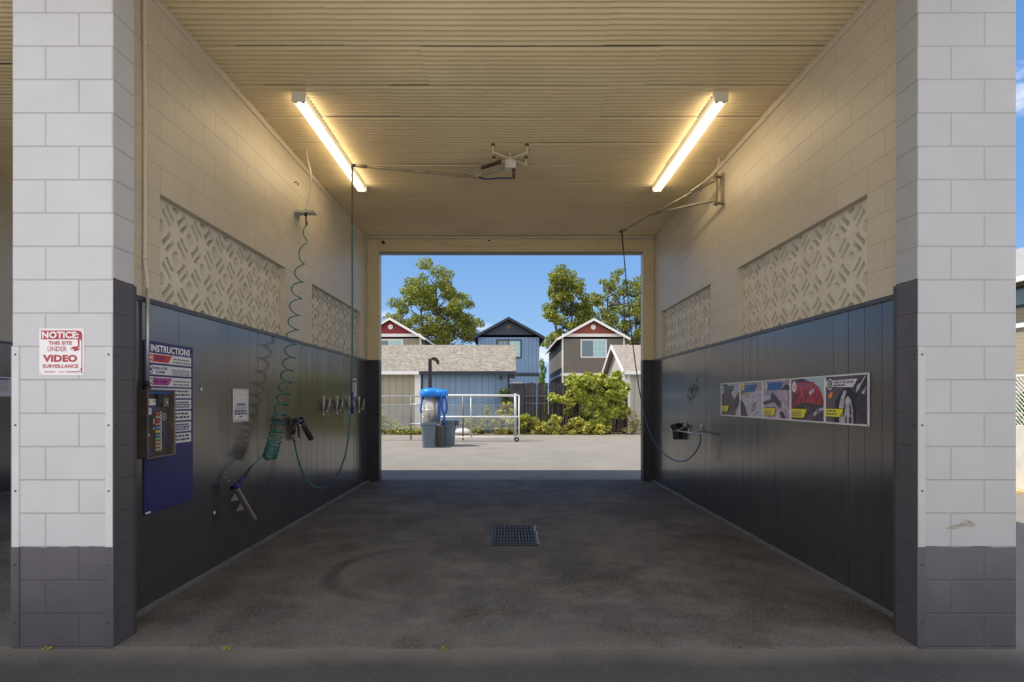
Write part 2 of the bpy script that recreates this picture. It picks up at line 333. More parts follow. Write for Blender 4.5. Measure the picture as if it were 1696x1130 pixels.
# ------------------------------------------------------------------ mesh helpers
class MB:
    def __init__(s): s.v = []; s.f = []; s.mi = []; s.sm = []; s.mats = []; s.cur = 0
    def use(s, mat):
        if mat not in s.mats: s.mats.append(mat)
        s.cur = s.mats.index(mat); return s
    def face(s, idx, sm=False): s.f.append(idx); s.mi.append(s.cur); s.sm.append(sm)
    def box(s, x0, x1, y0, y1, z0, z1):
        b = len(s.v)
        for z in (z0, z1):
            for p in ((x0, y0), (x1, y0), (x1, y1), (x0, y1)): s.v.append((p[0], p[1], z))
        for q in ((3, 2, 1, 0), (4, 5, 6, 7), (0, 1, 5, 4), (1, 2, 6, 5), (2, 3, 7, 6), (3, 0, 4, 7)): s.face([b + i for i in q])
        return s
    def obox(s, c, ax, ay, az):
        """box about centre c with half-axis vectors"""
        c, ax, ay, az = map(Vector, (c, ax, ay, az)); b = len(s.v)
        for k in (-1, 1):
            for i, j in ((-1, -1), (1, -1), (1, 1), (-1, 1)): s.v.append(tuple(c + ax * i + ay * j + az * k))
        for q in ((3, 2, 1, 0), (4, 5, 6, 7), (0, 1, 5, 4), (1, 2, 6, 5), (2, 3, 7, 6), (3, 0, 4, 7)): s.face([b + i for i in q])
        return s
    def bar(s, p0, p1, w, h, up=(0, 0, 1)):
        p0, p1 = Vector(p0), Vector(p1); d = (p1 - p0); L = d.length; d.normalize(); up = Vector(up)
        if abs(d.dot(up)) > .95: up = Vector((0, 1, 0))
        r = d.cross(up).normalized(); u = r.cross(d).normalized()
        return s.obox((p0 + p1) / 2, d * L / 2, r * w / 2, u * h / 2)
    def tube(s, pts, r, n=8, cap=True):
        pts = [Vector(p) for p in pts]; rs = r if isinstance(r, (list, tuple)) else [r] * len(pts)
        t = (pts[1] - pts[0]).normalized(); a = Vector((0, 0, 1)) if abs(t.z) < .9 else Vector((1, 0, 0))
        nrm = t.cross(a).normalized(); rings = []
        for i, p in enumerate(pts):
            tt = ((pts[min(i + 1, len(pts) - 1)] - pts[max(i - 1, 0)])).normalized()
            nrm = (nrm - tt * nrm.dot(tt))
            nrm = nrm.normalized() if nrm.length > 1e-6 else tt.orthogonal().normalized()
            bn = tt.cross(nrm); b = len(s.v); rings.append(b)
            for k in range(n):
                an = 2 * math.pi * k / n; s.v.append(tuple(p + (nrm * math.cos(an) + bn * math.sin(an)) * rs[i]))
        for a, b in zip(rings, rings[1:]):
            for k in range(n): s.face([a + k, a + (k + 1) % n, b + (k + 1) % n, b + k], n > 5)
        if cap:
            s.face([rings[0] + k for k in range(n)][::-1]); s.face([rings[-1] + k for k in range(n)])
        return s
    def cyl(s, p0, p1, r, n=16, r2=None): return s.tube([p0, p1], [r, r2 if r2 is not None else r], n)
    def lathe(s, prof, c=(0, 0, 0), n=24, sx=1., sy=1.):
        rings = []
        for r, z in prof:
            b = len(s.v); rings.append(b)
            for k in range(n):
                a = 2 * math.pi * k / n; s.v.append((c[0] + r * sx * math.cos(a), c[1] + r * sy * math.sin(a), c[2] + z))
        for a, b in zip(rings, rings[1:]):
            for k in range(n): s.face([a + k, a + (k + 1) % n, b + (k + 1) % n, b + k], True)
        s.face([rings[0] + k for k in range(n)][::-1]); s.face([rings[-1] + k for k in range(n)])
        return s
    def prism(s, pts, off):
        """polygon (3-D points) pushed along off"""
        b = len(s.v); n = len(pts); off = Vector(off)
        for p in pts: s.v.append(tuple(p))
        for p in pts: s.v.append(tuple(Vector(p) + off))
        s.face([b + i for i in range(n)][::-1]); s.face([b + n + i for i in range(n)])
        for i in range(n): s.face([b + i, b + (i + 1) % n, b + n + (i + 1) % n, b + n + i])
        return s
    def poly(s, pts):
        b = len(s.v)
        for p in pts: s.v.append(tuple(p))
        s.face(list(range(b, b + len(pts)))); return s
    def build(s, name, mat=None, parent=None, bevel=0., fix=True):
        me = bpy.data.meshes.new(name); me.from_pydata(s.v, [], s.f)
        if mat is not None: me.materials.append(mat)
        else:
            for m in s.mats: me.materials.append(m)
            me.polygons.foreach_set('material_index', s.mi)
        me.polygons.foreach_set('use_smooth', s.sm); me.update()
        if fix:
            import bmesh
            bm = bmesh.new(); bm.from_mesh(me); bmesh.ops.recalc_face_normals(bm, faces=bm.faces); bm.to_mesh(me); bm.free()
        o = bpy.data.objects.new(name, me); COL.objects.link(o)
        if parent is not None:
            o.parent = parent; o.matrix_parent_inverse = parent.matrix_basis.inverted()
        if bevel:
            bv = o.modifiers.new('bevel', 'BEVEL'); bv.width = bevel; bv.segments = 2; bv.limit_method = 'ANGLE'
        return o
def tag(o, label=None, cat=None, group=None, kind=None):
    if label: o['label'] = label
    if cat: o['category'] = cat
    if group: o['group'] = group
    if kind: o['kind'] = kind
    return o
def empty(name, loc, label=None, cat=None, group=None, kind=None):
    o = bpy.data.objects.new(name, None); COL.objects.link(o); o.location = loc; o.empty_display_size = .1
    return tag(o, label, cat, group, kind)
def copy_tree(o, parent=None):
    c = o.copy(); COL.objects.link(c); mi = o.matrix_parent_inverse.copy(); c.parent = parent; c.matrix_parent_inverse = mi
    for ch in [k for k in bpy.data.objects if k.parent == o and k is not c]: copy_tree(ch, c)
    return c
def at(px, py, Y):
    """point of the place seen at picture position (px,py) at distance Y"""
    return Vector(((px - 842) * Y / 950, Y, CH - (py - 662) * Y / 950))
def smooth_path(pts, k=8):
    P = [Vector(p) for p in pts]; out = []
    for i in range(len(P) - 1):
        p0, p1, p2, p3 = P[max(i - 1, 0)], P[i], P[i + 1], P[min(i + 2, len(P) - 1)]
        for j in range(k):
            t = j / k; out.append(.5 * ((2 * p1) + (p2 - p0) * t + (2 * p0 - 5 * p1 + 4 * p2 - p3) * t * t + (3 * p1 - p0 - 3 * p2 + p3) * t ** 3))
    out.append(P[-1]); return out
_tx = {}
def text_geo(body, bold=0.):
    key = (body, bold)
    if key in _tx: return _tx[key]
    cu = bpy.data.curves.new('t', 'FONT'); cu.body = body; cu.size = 1; cu.resolution_u = 3; cu.offset = bold; cu.space_character = 1.05
    o = bpy.data.objects.new('t', cu); COL.objects.link(o)
    dg = bpy.context.evaluated_depsgraph_get(); me = bpy.data.meshes.new_from_object(o.evaluated_get(dg))
    v = [(q.co.x, q.co.y) for q in me.vertices]; f = [list(p.vertices) for p in me.polygons]
    bpy.data.objects.remove(o); bpy.data.curves.remove(cu); bpy.data.meshes.remove(me)
    _tx[key] = (v, f); return v, f
class Sheet:
    """flat graphics laid on a board: origin o (top-left as read), u to the reader's right, -z down, n outwards"""
    def __init__(s, o, u, n): s.o = Vector(o); s.u = Vector(u); s.n = Vector(n); s.mb = MB()
    def p(s, a, b, l): return s.o + s.u * a - Vector((0, 0, 1)) * b + s.n * (.0007 * l)
    def poly(s, mat, pts, l=1): s.mb.use(mat).poly([s.p(a, b, l) for a, b in pts]); return s
    def rect(s, mat, a0, b0, a1, b1, l=1): return s.poly(mat, [(a0, b0), (a0, b1), (a1, b1), (a1, b0)], l)
    def ell(s, mat, a, b, ra, rb, l=1, n=24, rot=0.):
        return s.poly(mat, [(a + ra * math.cos(t) * math.cos(rot) - rb * math.sin(t) * math.sin(rot), b + ra * math.cos(t) * math.sin(rot) + rb * math.sin(t) * math.cos(rot)) for t in [2 * math.pi * i / n for i in range(n)]], l)
    def text(s, mat, body, a0, b0, w, h, l=3, bold=.02):
        v, f = text_geo(body, bold); xs = [q[0] for q in v]; ys = [q[1] for q in v]
        x0, x1, y0, y1 = min(xs), max(xs), min(ys), max(ys); s.mb.use(mat); base = len(s.mb.v)
        for x, y in v: s.mb.v.append(tuple(s.p(a0 + (x - x0) / (x1 - x0) * w, b0 + h - (y - y0) / (y1 - y0) * h, l)))
        for q in f: s.mb.face([base + i for i in q])
        return s
    def words(s, mat, a0, b0, w, h, seed=0, l=3):
        """a line of print too small to read: word-long dashes"""
        rnd = random.Random(seed); a = a0
        while a < a0 + w - h:
            L = min(h * rnd.uniform(1.6, 4.2), a0 + w - a); s.rect(mat, a, b0, a + L, b0 + h, l); a += L + h * .7
        return s
    def ring(s, mat, a0, b0, a1, b1, t, l=2):
        s.rect(mat, a0, b0, a1, b0 + t, l); s.rect(mat, a0, b1 - t, a1, b1, l); s.rect(mat, a0, b0 + t, a0 + t, b1 - t, l); s.rect(mat, a1 - t, b0 + t, a1, b1 - t, l); return s
    def build(s, name, parent): return s.mb.build(name, None, parent, fix=False)
#PARTB
# ------------------------------------------------------------------ the place, in metres: bay between X -2.61 and 2.69, Y 3.49 (street side) to 10.80
XL, XR, YF, YB, ZC = -2.61, 2.69, 3.49, 10.6, 4.52
ZP = 2.235
def struct(o): return tag(o, kind='structure')
# ground and slabs
g = MB(); g.box(-160, 160, -80, 24.6, -.30, -.012); struct(g.build('ground', M_asph))
g = MB(); g.box(-160, 160, 24.6, 320, -.30, 0.0); struct(g.build('garden_ground', M_dirt))
g = MB(); g.box(-2.81, 2.89, YF + .002, YB + .2, -.2, 0); fl = struct(g.build('floor', M_floor))
g = MB(); g.box(-8.05, -2.811, YF + .002, YB + .2, -.2, 0); struct(g.build('floor_neighbour', M_floor))

# side walls with two openings each for the breeze-block screens
WIN = [(4.30, 6.74), (7.63, 10.07)]
ZW0, ZW1 = ZP, 3.048
def side_wall(name, x0, x1, ztop):
    m = MB(); m.box(x0, x1, YF + .2, YB, 0, ZW0); m.box(x0, x1, YF + .2, YB, ZW1, ztop)
    ys = [YF + .2] + [v for w in WIN for v in w] + [YB]
    for a, b in zip(ys[::2], ys[1::2]): m.box(x0, x1, a, b, ZW0, ZW1)
    return struct(m.build(name, M_wall))
wl_ = side_wall('wall_left', XL - .2, XL, ZC)
wr_ = side_wall('wall_right', XR, XR + .2, ZC)
# screens
def clip(poly, x0, y0, x1, y1):
    def cut(P, ins, inter):
        out = []
        for i in range(len(P)):
            a, b = P[i - 1], P[i]
            if ins(b):
                if not ins(a): out.append(inter(a, b))
                out.append(b)
            elif ins(a): out.append(inter(a, b))
        return out
    def ix(X): return lambda a, b: (X, a[1] + (b[1] - a[1]) * (X - a[0]) / (b[0] - a[0]))
    def iy(Y): return lambda a, b: (a[0] + (b[0] - a[0]) * (Y - a[1]) / (b[1] - a[1]), Y)
    for ins, it in ((lambda p: p[0] >= x0, ix(x0)), (lambda p: p[0] <= x1, ix(x1)), (lambda p: p[1] >= y0, iy(y0)), (lambda p: p[1] <= y1, iy(y1))):
        if not poly: return poly
        poly = cut(poly, ins, it)
    return poly
def screen_mesh():
    """pierced breeze blocks: circles in a quincunx, a pair of slots between each two neighbours"""
    Wd, H, c, q = 2.44, ZW1 - ZW0, .2032, .0082
    holes = []
    for k in range(12):
        u = .1016 + c * k
        for v in ((c, 3 * c) if k % 2 == 0 else (0, 2 * c, 4 * c)):
            holes.append([(u + .052 * math.cos(t), v + .052 * math.sin(t)) for t in [2 * math.pi * (i + .5) / 18 for i in range(18)]])
    s2 = .70711
    for k in range(-1, 12):
        for j in range(4):
            # the slope of the line between the two circles alternates
            up = ((k % 2 == 0) == (j % 2 == 1))
            d = (s2, s2) if up else (s2, -s2); p = (-d[1], d[0])
            mid = (c * (k + 1), c * j + .1016)
            for sg in (-1, 1):
                cx, cy = mid[0] + d[0] * .036 * sg, mid[1] + d[1] * .036 * sg
                L, w = .080, .0215
                q4 = [(-L, -w), (-L + .014, w), (-.02, w * .62), (.02, w * .62), (L - .014, w), (L, -w)]
                # w>0 side faces the circle
                holes.append([(cx + p[0] * a + d[0] * b * sg, cy + p[1] * a + d[1] * b * sg) for a, b in q4])
    cu = bpy.data.curves.new('scr', 'CURVE'); cu.dimensions = '2D'; cu.fill_mode = 'BOTH'; cu.extrude = .068
    def add(P):
        sp = cu.splines.new('POLY'); sp.points.add(len(P) - 1); sp.use_cyclic_u = True
        for pt, (a, b) in zip(sp.points, P): pt.co = (a, b, 0, 1)
    add([(0, 0), (Wd, 0), (Wd, H), (0, H)])
    for h in holes:
        h = clip(h, q, q, Wd - q, H - q)
        if len(h) >= 3:
            xs = [a for a, b in h]; ys = [b for a, b in h]
            if max(xs) - min(xs) > .006 and max(ys) - min(ys) > .006: add(h)
    o = bpy.data.objects.new('scr', cu); COL.objects.link(o)
    me = bpy.data.meshes.new_from_object(o.evaluated_get(bpy.context.evaluated_depsgraph_get()))
    bpy.data.objects.remove(o); bpy.data.curves.remove(cu)
    me.materials.clear(); me.materials.append(M_screen)
    for p in me.polygons: p.use_smooth = False
    return me
SM = screen_mesh()
i = 0
for x, side in ((XL, -1), (XR, 1)):
    for y0, y1 in WIN:
        i += 1
        o = bpy.data.objects.new('window_%d' % i, SM); COL.objects.link(o); struct(o)
        # mesh u -> +Y, v -> +Z, thickness along X
        o.rotation_euler = (R(90), 0, R(90)); o.location = (x + side * .127, y0, ZW0)
        mj = MB()
        for k in (1, 2, 3): mj.box(x + side * .061 - .0015, x + side * .061 + .0015, y0 + .001, y1 - .001, ZW0 + .2032 * k - .0016, ZW0 + .2032 * k + .0016)
        mj.build('mortar_line', M_creampaint, o)

# plastic-faced plank panelling up to the sill
def cladding(x, side, parent, ylo, yhi, ztop, seed):
    rnd = random.Random(seed); y = ylo; k = 0
    m = MB()
    while y < yhi - .01:
        w = min(.2032, yhi - y); tw = rnd.uniform(-.0016, .0016); gp = .0010 if k % 2 == 0 else .0002; k += 1
        xa, xb = x + side * .022 + tw, x + side * .022 - tw
        # long ridges stand a little proud of the plank
        pts = [(x, y + gp), (xa, y + gp), (xb, y + w - .0006), (x, y + w - .0006)]
        m.prism([(a, b, .03) for a, b in pts], (0, 0, ztop - .03))
        y += w
    o = tag(m.build('wall_cladding', M_panel, parent), kind='structure')
    m = MB(); m.box(x, x + side * .034, ylo, yhi, ztop, ztop + .012); m.box(x + side * .0245, x + side * .034, ylo, yhi, ztop - .022, ztop); tag(m.build('cap_strip', M_trimgrey, parent), kind='structure')
    m = MB(); m.prism([(x, ylo, 0), (x + side * .05, ylo, 0), (x + side * .046, ylo, .018), (x + side * .026, ylo, .032), (x, ylo, .032)], (0, yhi - ylo, 0)); tag(m.build('base_strip', pm('cement_fillet', (.09, .09, .098, 1), .7, var=.25), parent), kind='structure')
    return o
cladL = cladding(XL, 1, wl_, YF + .2, YB, ZP - .014, 3)
cladR = cladding(XR, -1, wr_, YF + .2, YB, ZP - .014, 4)
XPL, XPR = XL + .0245, XR - .0245           # faces of the panelling
# small paint nicks on the panels
m = MB(); rnd = random.Random(5)
for px, py, s in ((333, 645, .014), (355, 849, .018), (370, 775, .007), (372, 783, .006), (374, 791, .005), (379, 797, .006), (384, 803, .005), (389, 796, .005), (366, 765, .006), (416, 680, .005), (600, 596, .006)):
    Y = 950 * -XPL / (842 - px); z = CH - (py - 662) * Y / 950
    m.poly([(XPL + .0016, Y + s * (math.cos(t) + rnd.uniform(-.3, .3)), z + s * .9 * (math.sin(t) + rnd.uniform(-.3, .3))) for t in [k * math.pi / 3 for k in range(6)]])
tag(m.build('paint_nick', M_signwhite, wl_, fix=False), kind='structure')
# top ledgers where walls meet the roof sheets
for x, s, par in ((XL, 1, wl_), (XR, -1, wr_)):
    m = MB(); m.box(x - s * .12, x + s * .018, YF + .2, YB, 4.43, 4.452); tag(m.build('ledger', M_creampaint, par), kind='structure')

# front piers with their corner guards
def pier(name, x0, x1, y0, y1, mat, zt=5.2):
    m = MB(); m.box(x0, x1, y0, y1, -.05, zt); o = struct(m.build(name, mat, bevel=.006)); return o
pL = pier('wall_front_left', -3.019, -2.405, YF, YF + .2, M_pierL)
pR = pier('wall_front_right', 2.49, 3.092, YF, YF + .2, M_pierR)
def guard(par, x, sx, faces):
    """angle guard on the corner at x: a leg on the street face (sx towards the pier's middle) and a leg round the corner"""
    lg = M_liteguard if x < 0 else M_greyguard
    m = MB(); m.use(lg).box(min(x, x + sx * .045), max(x, x + sx * .045), YF - .005, YF, .6096, 1.83)
    m.use(M_darkguard).box(min(x, x + sx * .045), max(x, x + sx * .045), YF - .005, YF, 0, .6095)
    m.use(lg if faces else M_darkguard).box(min(x, x - sx * .005), max(x, x - sx * .005), YF - .005, YF + .045, .01, 1.83)
    for z in (.15, .5, .95, 1.35, 1.78):
        m.use(M_iron).cyl((x + sx * .024, YF - .0052, z), (x + sx * .024, YF - .008, z), .0055, 8)
        m.cyl((x - sx * .005, YF + .024, z), (x - sx * .008, YF + .024, z), .0055, 8)
    tag(m.build('corner_guard', None, par, fix=True), kind='structure')
guard(pL, -3.019, 1, False); guard(pL, -2.405, -1, False); guard(pR, 2.49, 1, False)
# back angle where pier meets panelling
for x, par in ((-2.405, pL), (2.49, pR)):
    s = 1 if x < 0 else -1
    m = MB(); m.box(x - .004 if s > 0 else x - .004, x + .004, YF + .195, YF + .215, .0, 2.235); tag(m.build('corner_bead', M_trimgrey, par), kind='structure')
# scrape on the street face of the right pier
m = MB(); m.use(pm('scrape', (.26, .235, .21, 1), .7, var=.4, scale=30))
P = [(1565, 876), (1578, 870), (1590, 868), (1598, 860), (1606, 862), (1618, 868), (1612, 874), (1596, 872), (1584, 877)]
m.poly([tuple(at(a, b, YF - .0006)) for a, b in P]); tag(m.build('scrape_mark', None, pR, fix=False), kind='structure')
# rear piers and the header over the rear opening
pier('wall_rear_left', -2.985, -2.39, YB, YB + .2, M_pierB); pier('wall_rear_right', 2.49, 3.09, YB, YB + .2, M_pierB)
m = MB(); m.box(-2.39, 2.49, YB, YB + .2, 4.235, 5.2); hd = struct(m.build('wall_rear_header', M_head))
m = MB(); m.box(-2.39, 2.49, YB - .003, YB + .2, 4.222, 4.2345); tag(m.build('header_flashing', M_trimgrey, hd), kind='structure')
m = MB(); m.box(-2.61, 2.69, YB - .045, YB, 4.475, 4.515); tag(m.build('header_ledger', M_creampaint, hd), kind='structure')
m = MB(); m.box(-3.019, 3.092, YF - .1, YF + .1, 5.2, 5.5); struct(m.build('beam_front', M_creampaint))

# corrugated ceiling: lapped sheets, corrugations across the bay
def ceiling(name, x0, x1, y0, y1, z, splits, seed, per=.0678, amp=.0092):
    rnd = random.Random(seed); m = MB(); y = y0; r = 0
    while y < y1 - .001:
        ye = min(y + per * 9, y1); xs = [x0] + splits[r % len(splits)] + [x1]
        for c, (xa, xb) in enumerate(zip(xs, xs[1:])):
            dz = rnd.uniform(-.0008, .0008) - .0045 * (c % 2); nx = max(2, int((xb - xa) / .35)); ny = max(8, int((ye - y) / per * 8)); rows = []
            for j in range(ny + 1):
                yy = y + (ye - y) * j / ny; row = []
                for i2 in range(nx + 1):
                    xx = xa + (xb - xa) * i2 / nx + (.012 if i2 == nx and c < len(xs) - 2 else 0)
                    wv = mnoise.noise(Vector((xx * .8, yy * 1.6, seed))) * .006
                    row.append(len(m.v)); m.v.append((xx, yy, z + dz + amp * math.cos(2 * math.pi * (yy - y0) / per) - .0075 * (1 - j / ny) + wv))
                rows.append(row)
            for a, b in zip(rows, rows[1:]):
                for i2 in range(nx): m.face([a[i2], b[i2], b[i2 + 1], a[i2 + 1]], True)
        y = ye; r += 1
    o = struct(m.build(name, M_ceil, fix=False))
    return o
ceiling('ceiling', XL - .05, XR + .05, 2.45, 10.60, ZC, [[-1.15, .95], [-1.95, .35], [-.32, 1.75], [-1.4, .80], [-.75, 1.3]], 1)
ceiling('ceiling_neighbour', -8.05, XL - .15, 2.45, 10.75, 5.08, [[-5.6], [-4.2]], 2)
m = MB(); m.box(-13.8, 3.05, 2.45, 11.95, 5.5, 5.62); struct(m.build('roof', pm('roof_membrane', (.5, .5, .5, 1), .8)))
m = MB(); m.box(-13.8, 3.05, 11.85, 11.95, 4.9, 5.5); m.box(-13.8, 3.05, 2.45, 2.55, 4.95, 5.5); m.box(2.95, 3.05, 2.55, 11.85, 4.7, 5.5); struct(m.build('roof_trim', M_creampaint))
# the neighbouring bay seen past the pier
m = MB(); m.box(-8.25, -8.05, YF + .2, YB + .2, 0, 5.2); wn_ = struct(m.build('wall_neighbour', M_wall))
cladding(-8.05, 1, wn_, YF + .2, YB + .2, 2.42, 9)
m = MB(); m.tube(smooth_path([(-8.04, 8.2, 4.95), (-8.0, 8.7, 4.66), (-8.0, 9.1, 4.55), (-8.0, 9.6, 4.66), (-8.02, 10.3, 4.9)]), .012, 6)
tag(m.build('hanging_cable', M_cream_pipe), 'slack painted cable looping along the cream wall of the neighbouring bay', 'cable')
m = MB(); m.box(-8.35, -2.81, YB + .02, YB + .2, 4.6, 5.2); struct(m.build('wall_neighbour_header', M_head))

# ------------------------------------------------------------------ ceiling lights
def light(x, label):
    y0, y1 = 5.60, 8.04
    t = empty('fluorescent_light', (x, (y0 + y1) / 2, ZC - .01), label, 'ceiling light', 'twin tube ceiling lights')
    m = MB(); m.prism([(x - .062, y0, ZC - .012), (x + .062, y0, ZC - .012), (x + .040, y0, ZC - .062), (x - .040, y0, ZC - .062)], (0, y1 - y0, 0)); m.build('housing', M_fixture, t)
    for yy in (y0, y1):
        m = MB(); m.box(x - .066, x + .066, yy - .012 if yy == y0 else yy - .01, yy + .01 if yy == y0 else yy + .012, ZC - .105, ZC - .012); m.build('end_cap', M_fixture, t, bevel=.004)
    for dx in (-.036, .036):
        m = MB(); m.cyl((x + dx, y0 + .03, ZC - .088), (x + dx, y1 - .03, ZC - .088), .0185, 14); tb = m.build('tube', M_tube, t)
        for yy, k in ((y0 + .010, 1), (y1 - .010, -1)): m = MB(); m.cyl((x + dx, yy, ZC - .088), (x + dx, yy + k * .022, ZC - .088), .0192, 14); m.build('tube_cap', M_tubeend, tb)
    return t
light(-2.05, 'lit twin-tube fluorescent batten on the ceiling, on the side of the wash boom tip')
light(2.08, 'lit twin-tube fluorescent batten on the ceiling, above the wall-hinged boom')

# ------------------------------------------------------------------ ceiling wash boom
pv = Vector((.02, 6.92, 4.36))
bm_ = empty('ceiling_boom', (pv.x, pv.y, ZC - .01), 'beige swivelling wash boom bolted under the middle of the ceiling', 'wash boom')
m = MB()
for sx, sy in ((-1, -1), (1, -1), (1, 1), (-1, 1)): m.bar((pv.x, pv.y, 4.408), (pv.x + sx * .205, pv.y + sy * .18, 4.408), .030, .014)
m.cyl((pv.x, pv.y, 4.40), (pv.x, pv.y, 4.49), .012, 10); m.build('cross_bracket', M_mount, bm_)
for sx, sy in ((-1, -1), (1, -1), (1, 1), (-1, 1)):
    m = MB(); X, Y = pv.x + sx * .2, pv.y + sy * .175; m.cyl((X, Y, 4.395), (X, Y, 4.515), .0095, 10); r_ = m.build('hanger_rod', M_mount, bm_)
    m = MB(); m.cyl((X, Y, 4.497), (X, Y, 4.511), .022, 12); m.cyl((X, Y, 4.488), (X, Y, 4.497), .014, 6); m.build('anchor_nut', M_rust, r_)
m = MB(); m.lathe([(.045, 0), (.062, .004), (.066, .02), (.066, .075), (.060, .088), (.03, .095)], (pv.x, pv.y, 4.305), 20); m.box(pv.x - .055, pv.x + .07, pv.y - .05, pv.y + .05, 4.285, 4.37); m.build('swivel_housing', M_cyl, bm_, bevel=.006)
m = MB(); m.cyl((pv.x + .045, pv.y, 4.20), (pv.x + .045, pv.y, 4.29), .022, 10); m.lathe([(.012, 0), (.017, .006), (.017, .03), (.012, .034)], (pv.x + .045, pv.y, 4.165), 10); m.build('swivel_joint', M_rust, bm_)
jt = Vector((-.41, 7.0, 4.225)); tip = Vector((-1.84, 6.87, 4.31))
m = MB(); m.bar(pv + Vector((-.05, 0, -.04)), jt, .038, .038); m.build('stub_arm', M_boom, bm_)
m = MB(); m.tube([jt, jt + (tip - jt) * .5, tip], [.019, .016, .0135], 10); m.cyl(jt + (tip - jt) * .90, jt + (tip - jt) * .99, .019, 10); m.build('boom_tube', M_boom, bm_)
m = MB(); m.cyl(tip + Vector((.01, 0, 0)), tip + Vector((-.035, 0, .005)), .018, 8); m.cyl(tip + Vector((-.03, 0, .02)), tip + Vector((-.03, 0, -.05)), .013, 8); m.build('tip_elbow', M_iron, bm_)
a = pv + Vector((-.09, -.02, .015)); b = Vector((-.545, 6.97, 4.252)); d = (b - a)
m = MB(); m.cyl(a + d * .52, b, .010, 8); m.cyl(b + Vector((0, 0, -.02)), b + Vector((0, 0, .02)), .012, 8); m.build('tension_rod', M_boom, bm_)
m = MB(); L = d.length; e1 = d.normalized(); e2 = e1.orthogonal().normalized(); e3 = e1.cross(e2); pts = []
for k in range(0, 14 * 10 + 1):
    t = k / 10 * 2 * math.pi; pts.append(a + d * (.04 + .50 * k / 140) + (e2 * math.cos(t) + e3 * math.sin(t)) * .021)
m.tube(pts, .0062, 5); m.build('coil_spring', M_spring, bm_)
m = MB(); m.tube(smooth_path([(-.36, 7.0, 4.215), (-.25, 6.98, 4.19), (-.1, 6.95, 4.19), (.04, pv.y, 4.178)]), .009, 8); m.build('jumper_hose', M_navy, bm_)

# wash hose from the boom tip down to the gun
gl = Vector((-2.475, 6.62, 1.06))
def hose(name, pts, r, mat, label, fit_top=None, fit_bot=None, k=14):
    P = smooth_path(pts, k); t = empty(name, P[0], label, 'hose'); m = MB(); m.tube(P, r, 10); m.build('hose_line', mat, t)
    for q, L, mt in (fit_top or []), (fit_bot or []):
        pass
    return t, P
P = smooth_path([(-1.87, 6.87, 4.27), (-1.868, 6.86, 3.6), (-1.866, 6.86, 2.7), (-1.868, 6.86, 1.9), (-1.885, 6.855, 1.35), (-1.945, 6.85, .86), (-2.07, 6.84, .555), (-2.215, 6.82, .455), (-2.36, 6.76, .535), (-2.435, 6.68, .76), (-2.475, 6.625, 1.03)], 10)
t = empty('wash_hose', P[0], 'long thin teal wash hose hanging from the ceiling boom tip to the gun', 'hose')
m = MB(); m.tube(P[10:], .0088, 10); m.build('hose_line', M_tealhose, t)
m = MB(); m.tube(P[:11], .0105, 10); m.build('strain_relief', M_rust, t)
m = MB(); m.tube([P[-2] + Vector((0, 0, .0)), P[-1] + Vector((0, 0, .045))], .013, 10); m.build('brass_fitting', M_brass, t)
m = MB(); m.tube([(-1.868, 6.86, 1.34), (-1.868, 6.86, 1.60)], .0145, 10); m.build('hose_sleeve', M_navy, t)

# spray gun and nozzle in the wall holster
t = empty('spray_gun', (-2.50, 6.62, 1.1), 'black pressure-washer spray gun parked beside its holster tube', 'spray gun')
m = MB(); m.tube([(-2.475, 6.60, 1.11), (-2.47, 6.625, 1.20), (-2.46, 6.66, 1.262)], [.020, .022, .024], 10); m.build('grip', M_black2, t)
m = MB(); m.tube([(-2.465, 6.585, 1.262), (-2.46, 6.66, 1.272), (-2.47, 6.78, 1.24)], [.024, .030, .020], 12); m.build('gun_body', M_black, t)
m = MB(); m.bar((-2.45, 6.68, 1.24), (-2.445, 6.70, 1.06), .022, .016); m.build('trigger', pm('gun_navy', (.008, .010, .035, 1), .35), t, bevel=.003)
m = MB(); m.tube([(-2.47, 6.78, 1.243), (-2.50, 6.93, 1.262)], .0085, 8); m.build('barrel', M_galv, t)
t = empty('gun_holster', (-2.585, 7.0, 1.15), 'grey-black holster tube slanting off the panel wall next to the spray gun', 'holster')
m = MB(); m.tube([(-2.50, 6.93, 1.255), (-2.485, 7.02, 1.16), (-2.45, 7.13, 1.02)], [.037, .036, .035], 16); m.build('holster_tube', pm('holster_grey', (.05, .042, .045, 1), .4), t)
m = MB(); m.tube([(-2.512, 6.915, 1.272), (-2.498, 6.94, 1.238)], .041, 16); m.build('rim', pm('gun_navy', (0, 0, 0, 1)), t)
m = MB(); m.bar((-2.585, 6.93, 1.20), (-2.50, 6.97, 1.20), .05, .03); m.box(XPL, XPL + .006, 6.88, 7.02, 1.13, 1.28); m.build('mounting_plate', M_boxsteel, t)

# coil hose: hanger plate, hose, brush
t = empty('hose_hanger', (-2.6, 7.06, 3.80), 'small galvanised plate bracket sticking out of the block wall above the coiled hose', 'bracket')
m = MB(); m.box(XL, -2.385, 6.98, 7.16, 3.805, 3.812); m.box(XL, -2.385, 6.975, 6.983, 3.785, 3.812); m.box(-2.392, -2.385, 6.98, 7.16, 3.79, 3.812); m.box(XL, XL + .006, 6.98, 7.16, 3.74, 3.812); m.build('plate', M_galv, t)
for X in (-2.57, -2.53, -2.46, -2.42):
    for Y in (7.02, 7.12): m = MB(); m.cyl((X, Y, 3.797), (X, Y, 3.805), .009, 6); m.build('bolt', M_iron, t)
m = MB(); m.cyl((-2.487, 7.05, 3.76), (-2.487, 7.05, 3.84), .014, 6); m.build('bolt', M_iron, t)
m = MB(); m.tube(smooth_path([(-2.44, 6.92, 4.51), (-2.41, 6.90, 4.37), (-2.385, 6.93, 4.22), (-2.42, 7.0, 4.04), (-2.475, 7.05, 3.88), (-2.487, 7.05, 3.815)]), .011, 8)
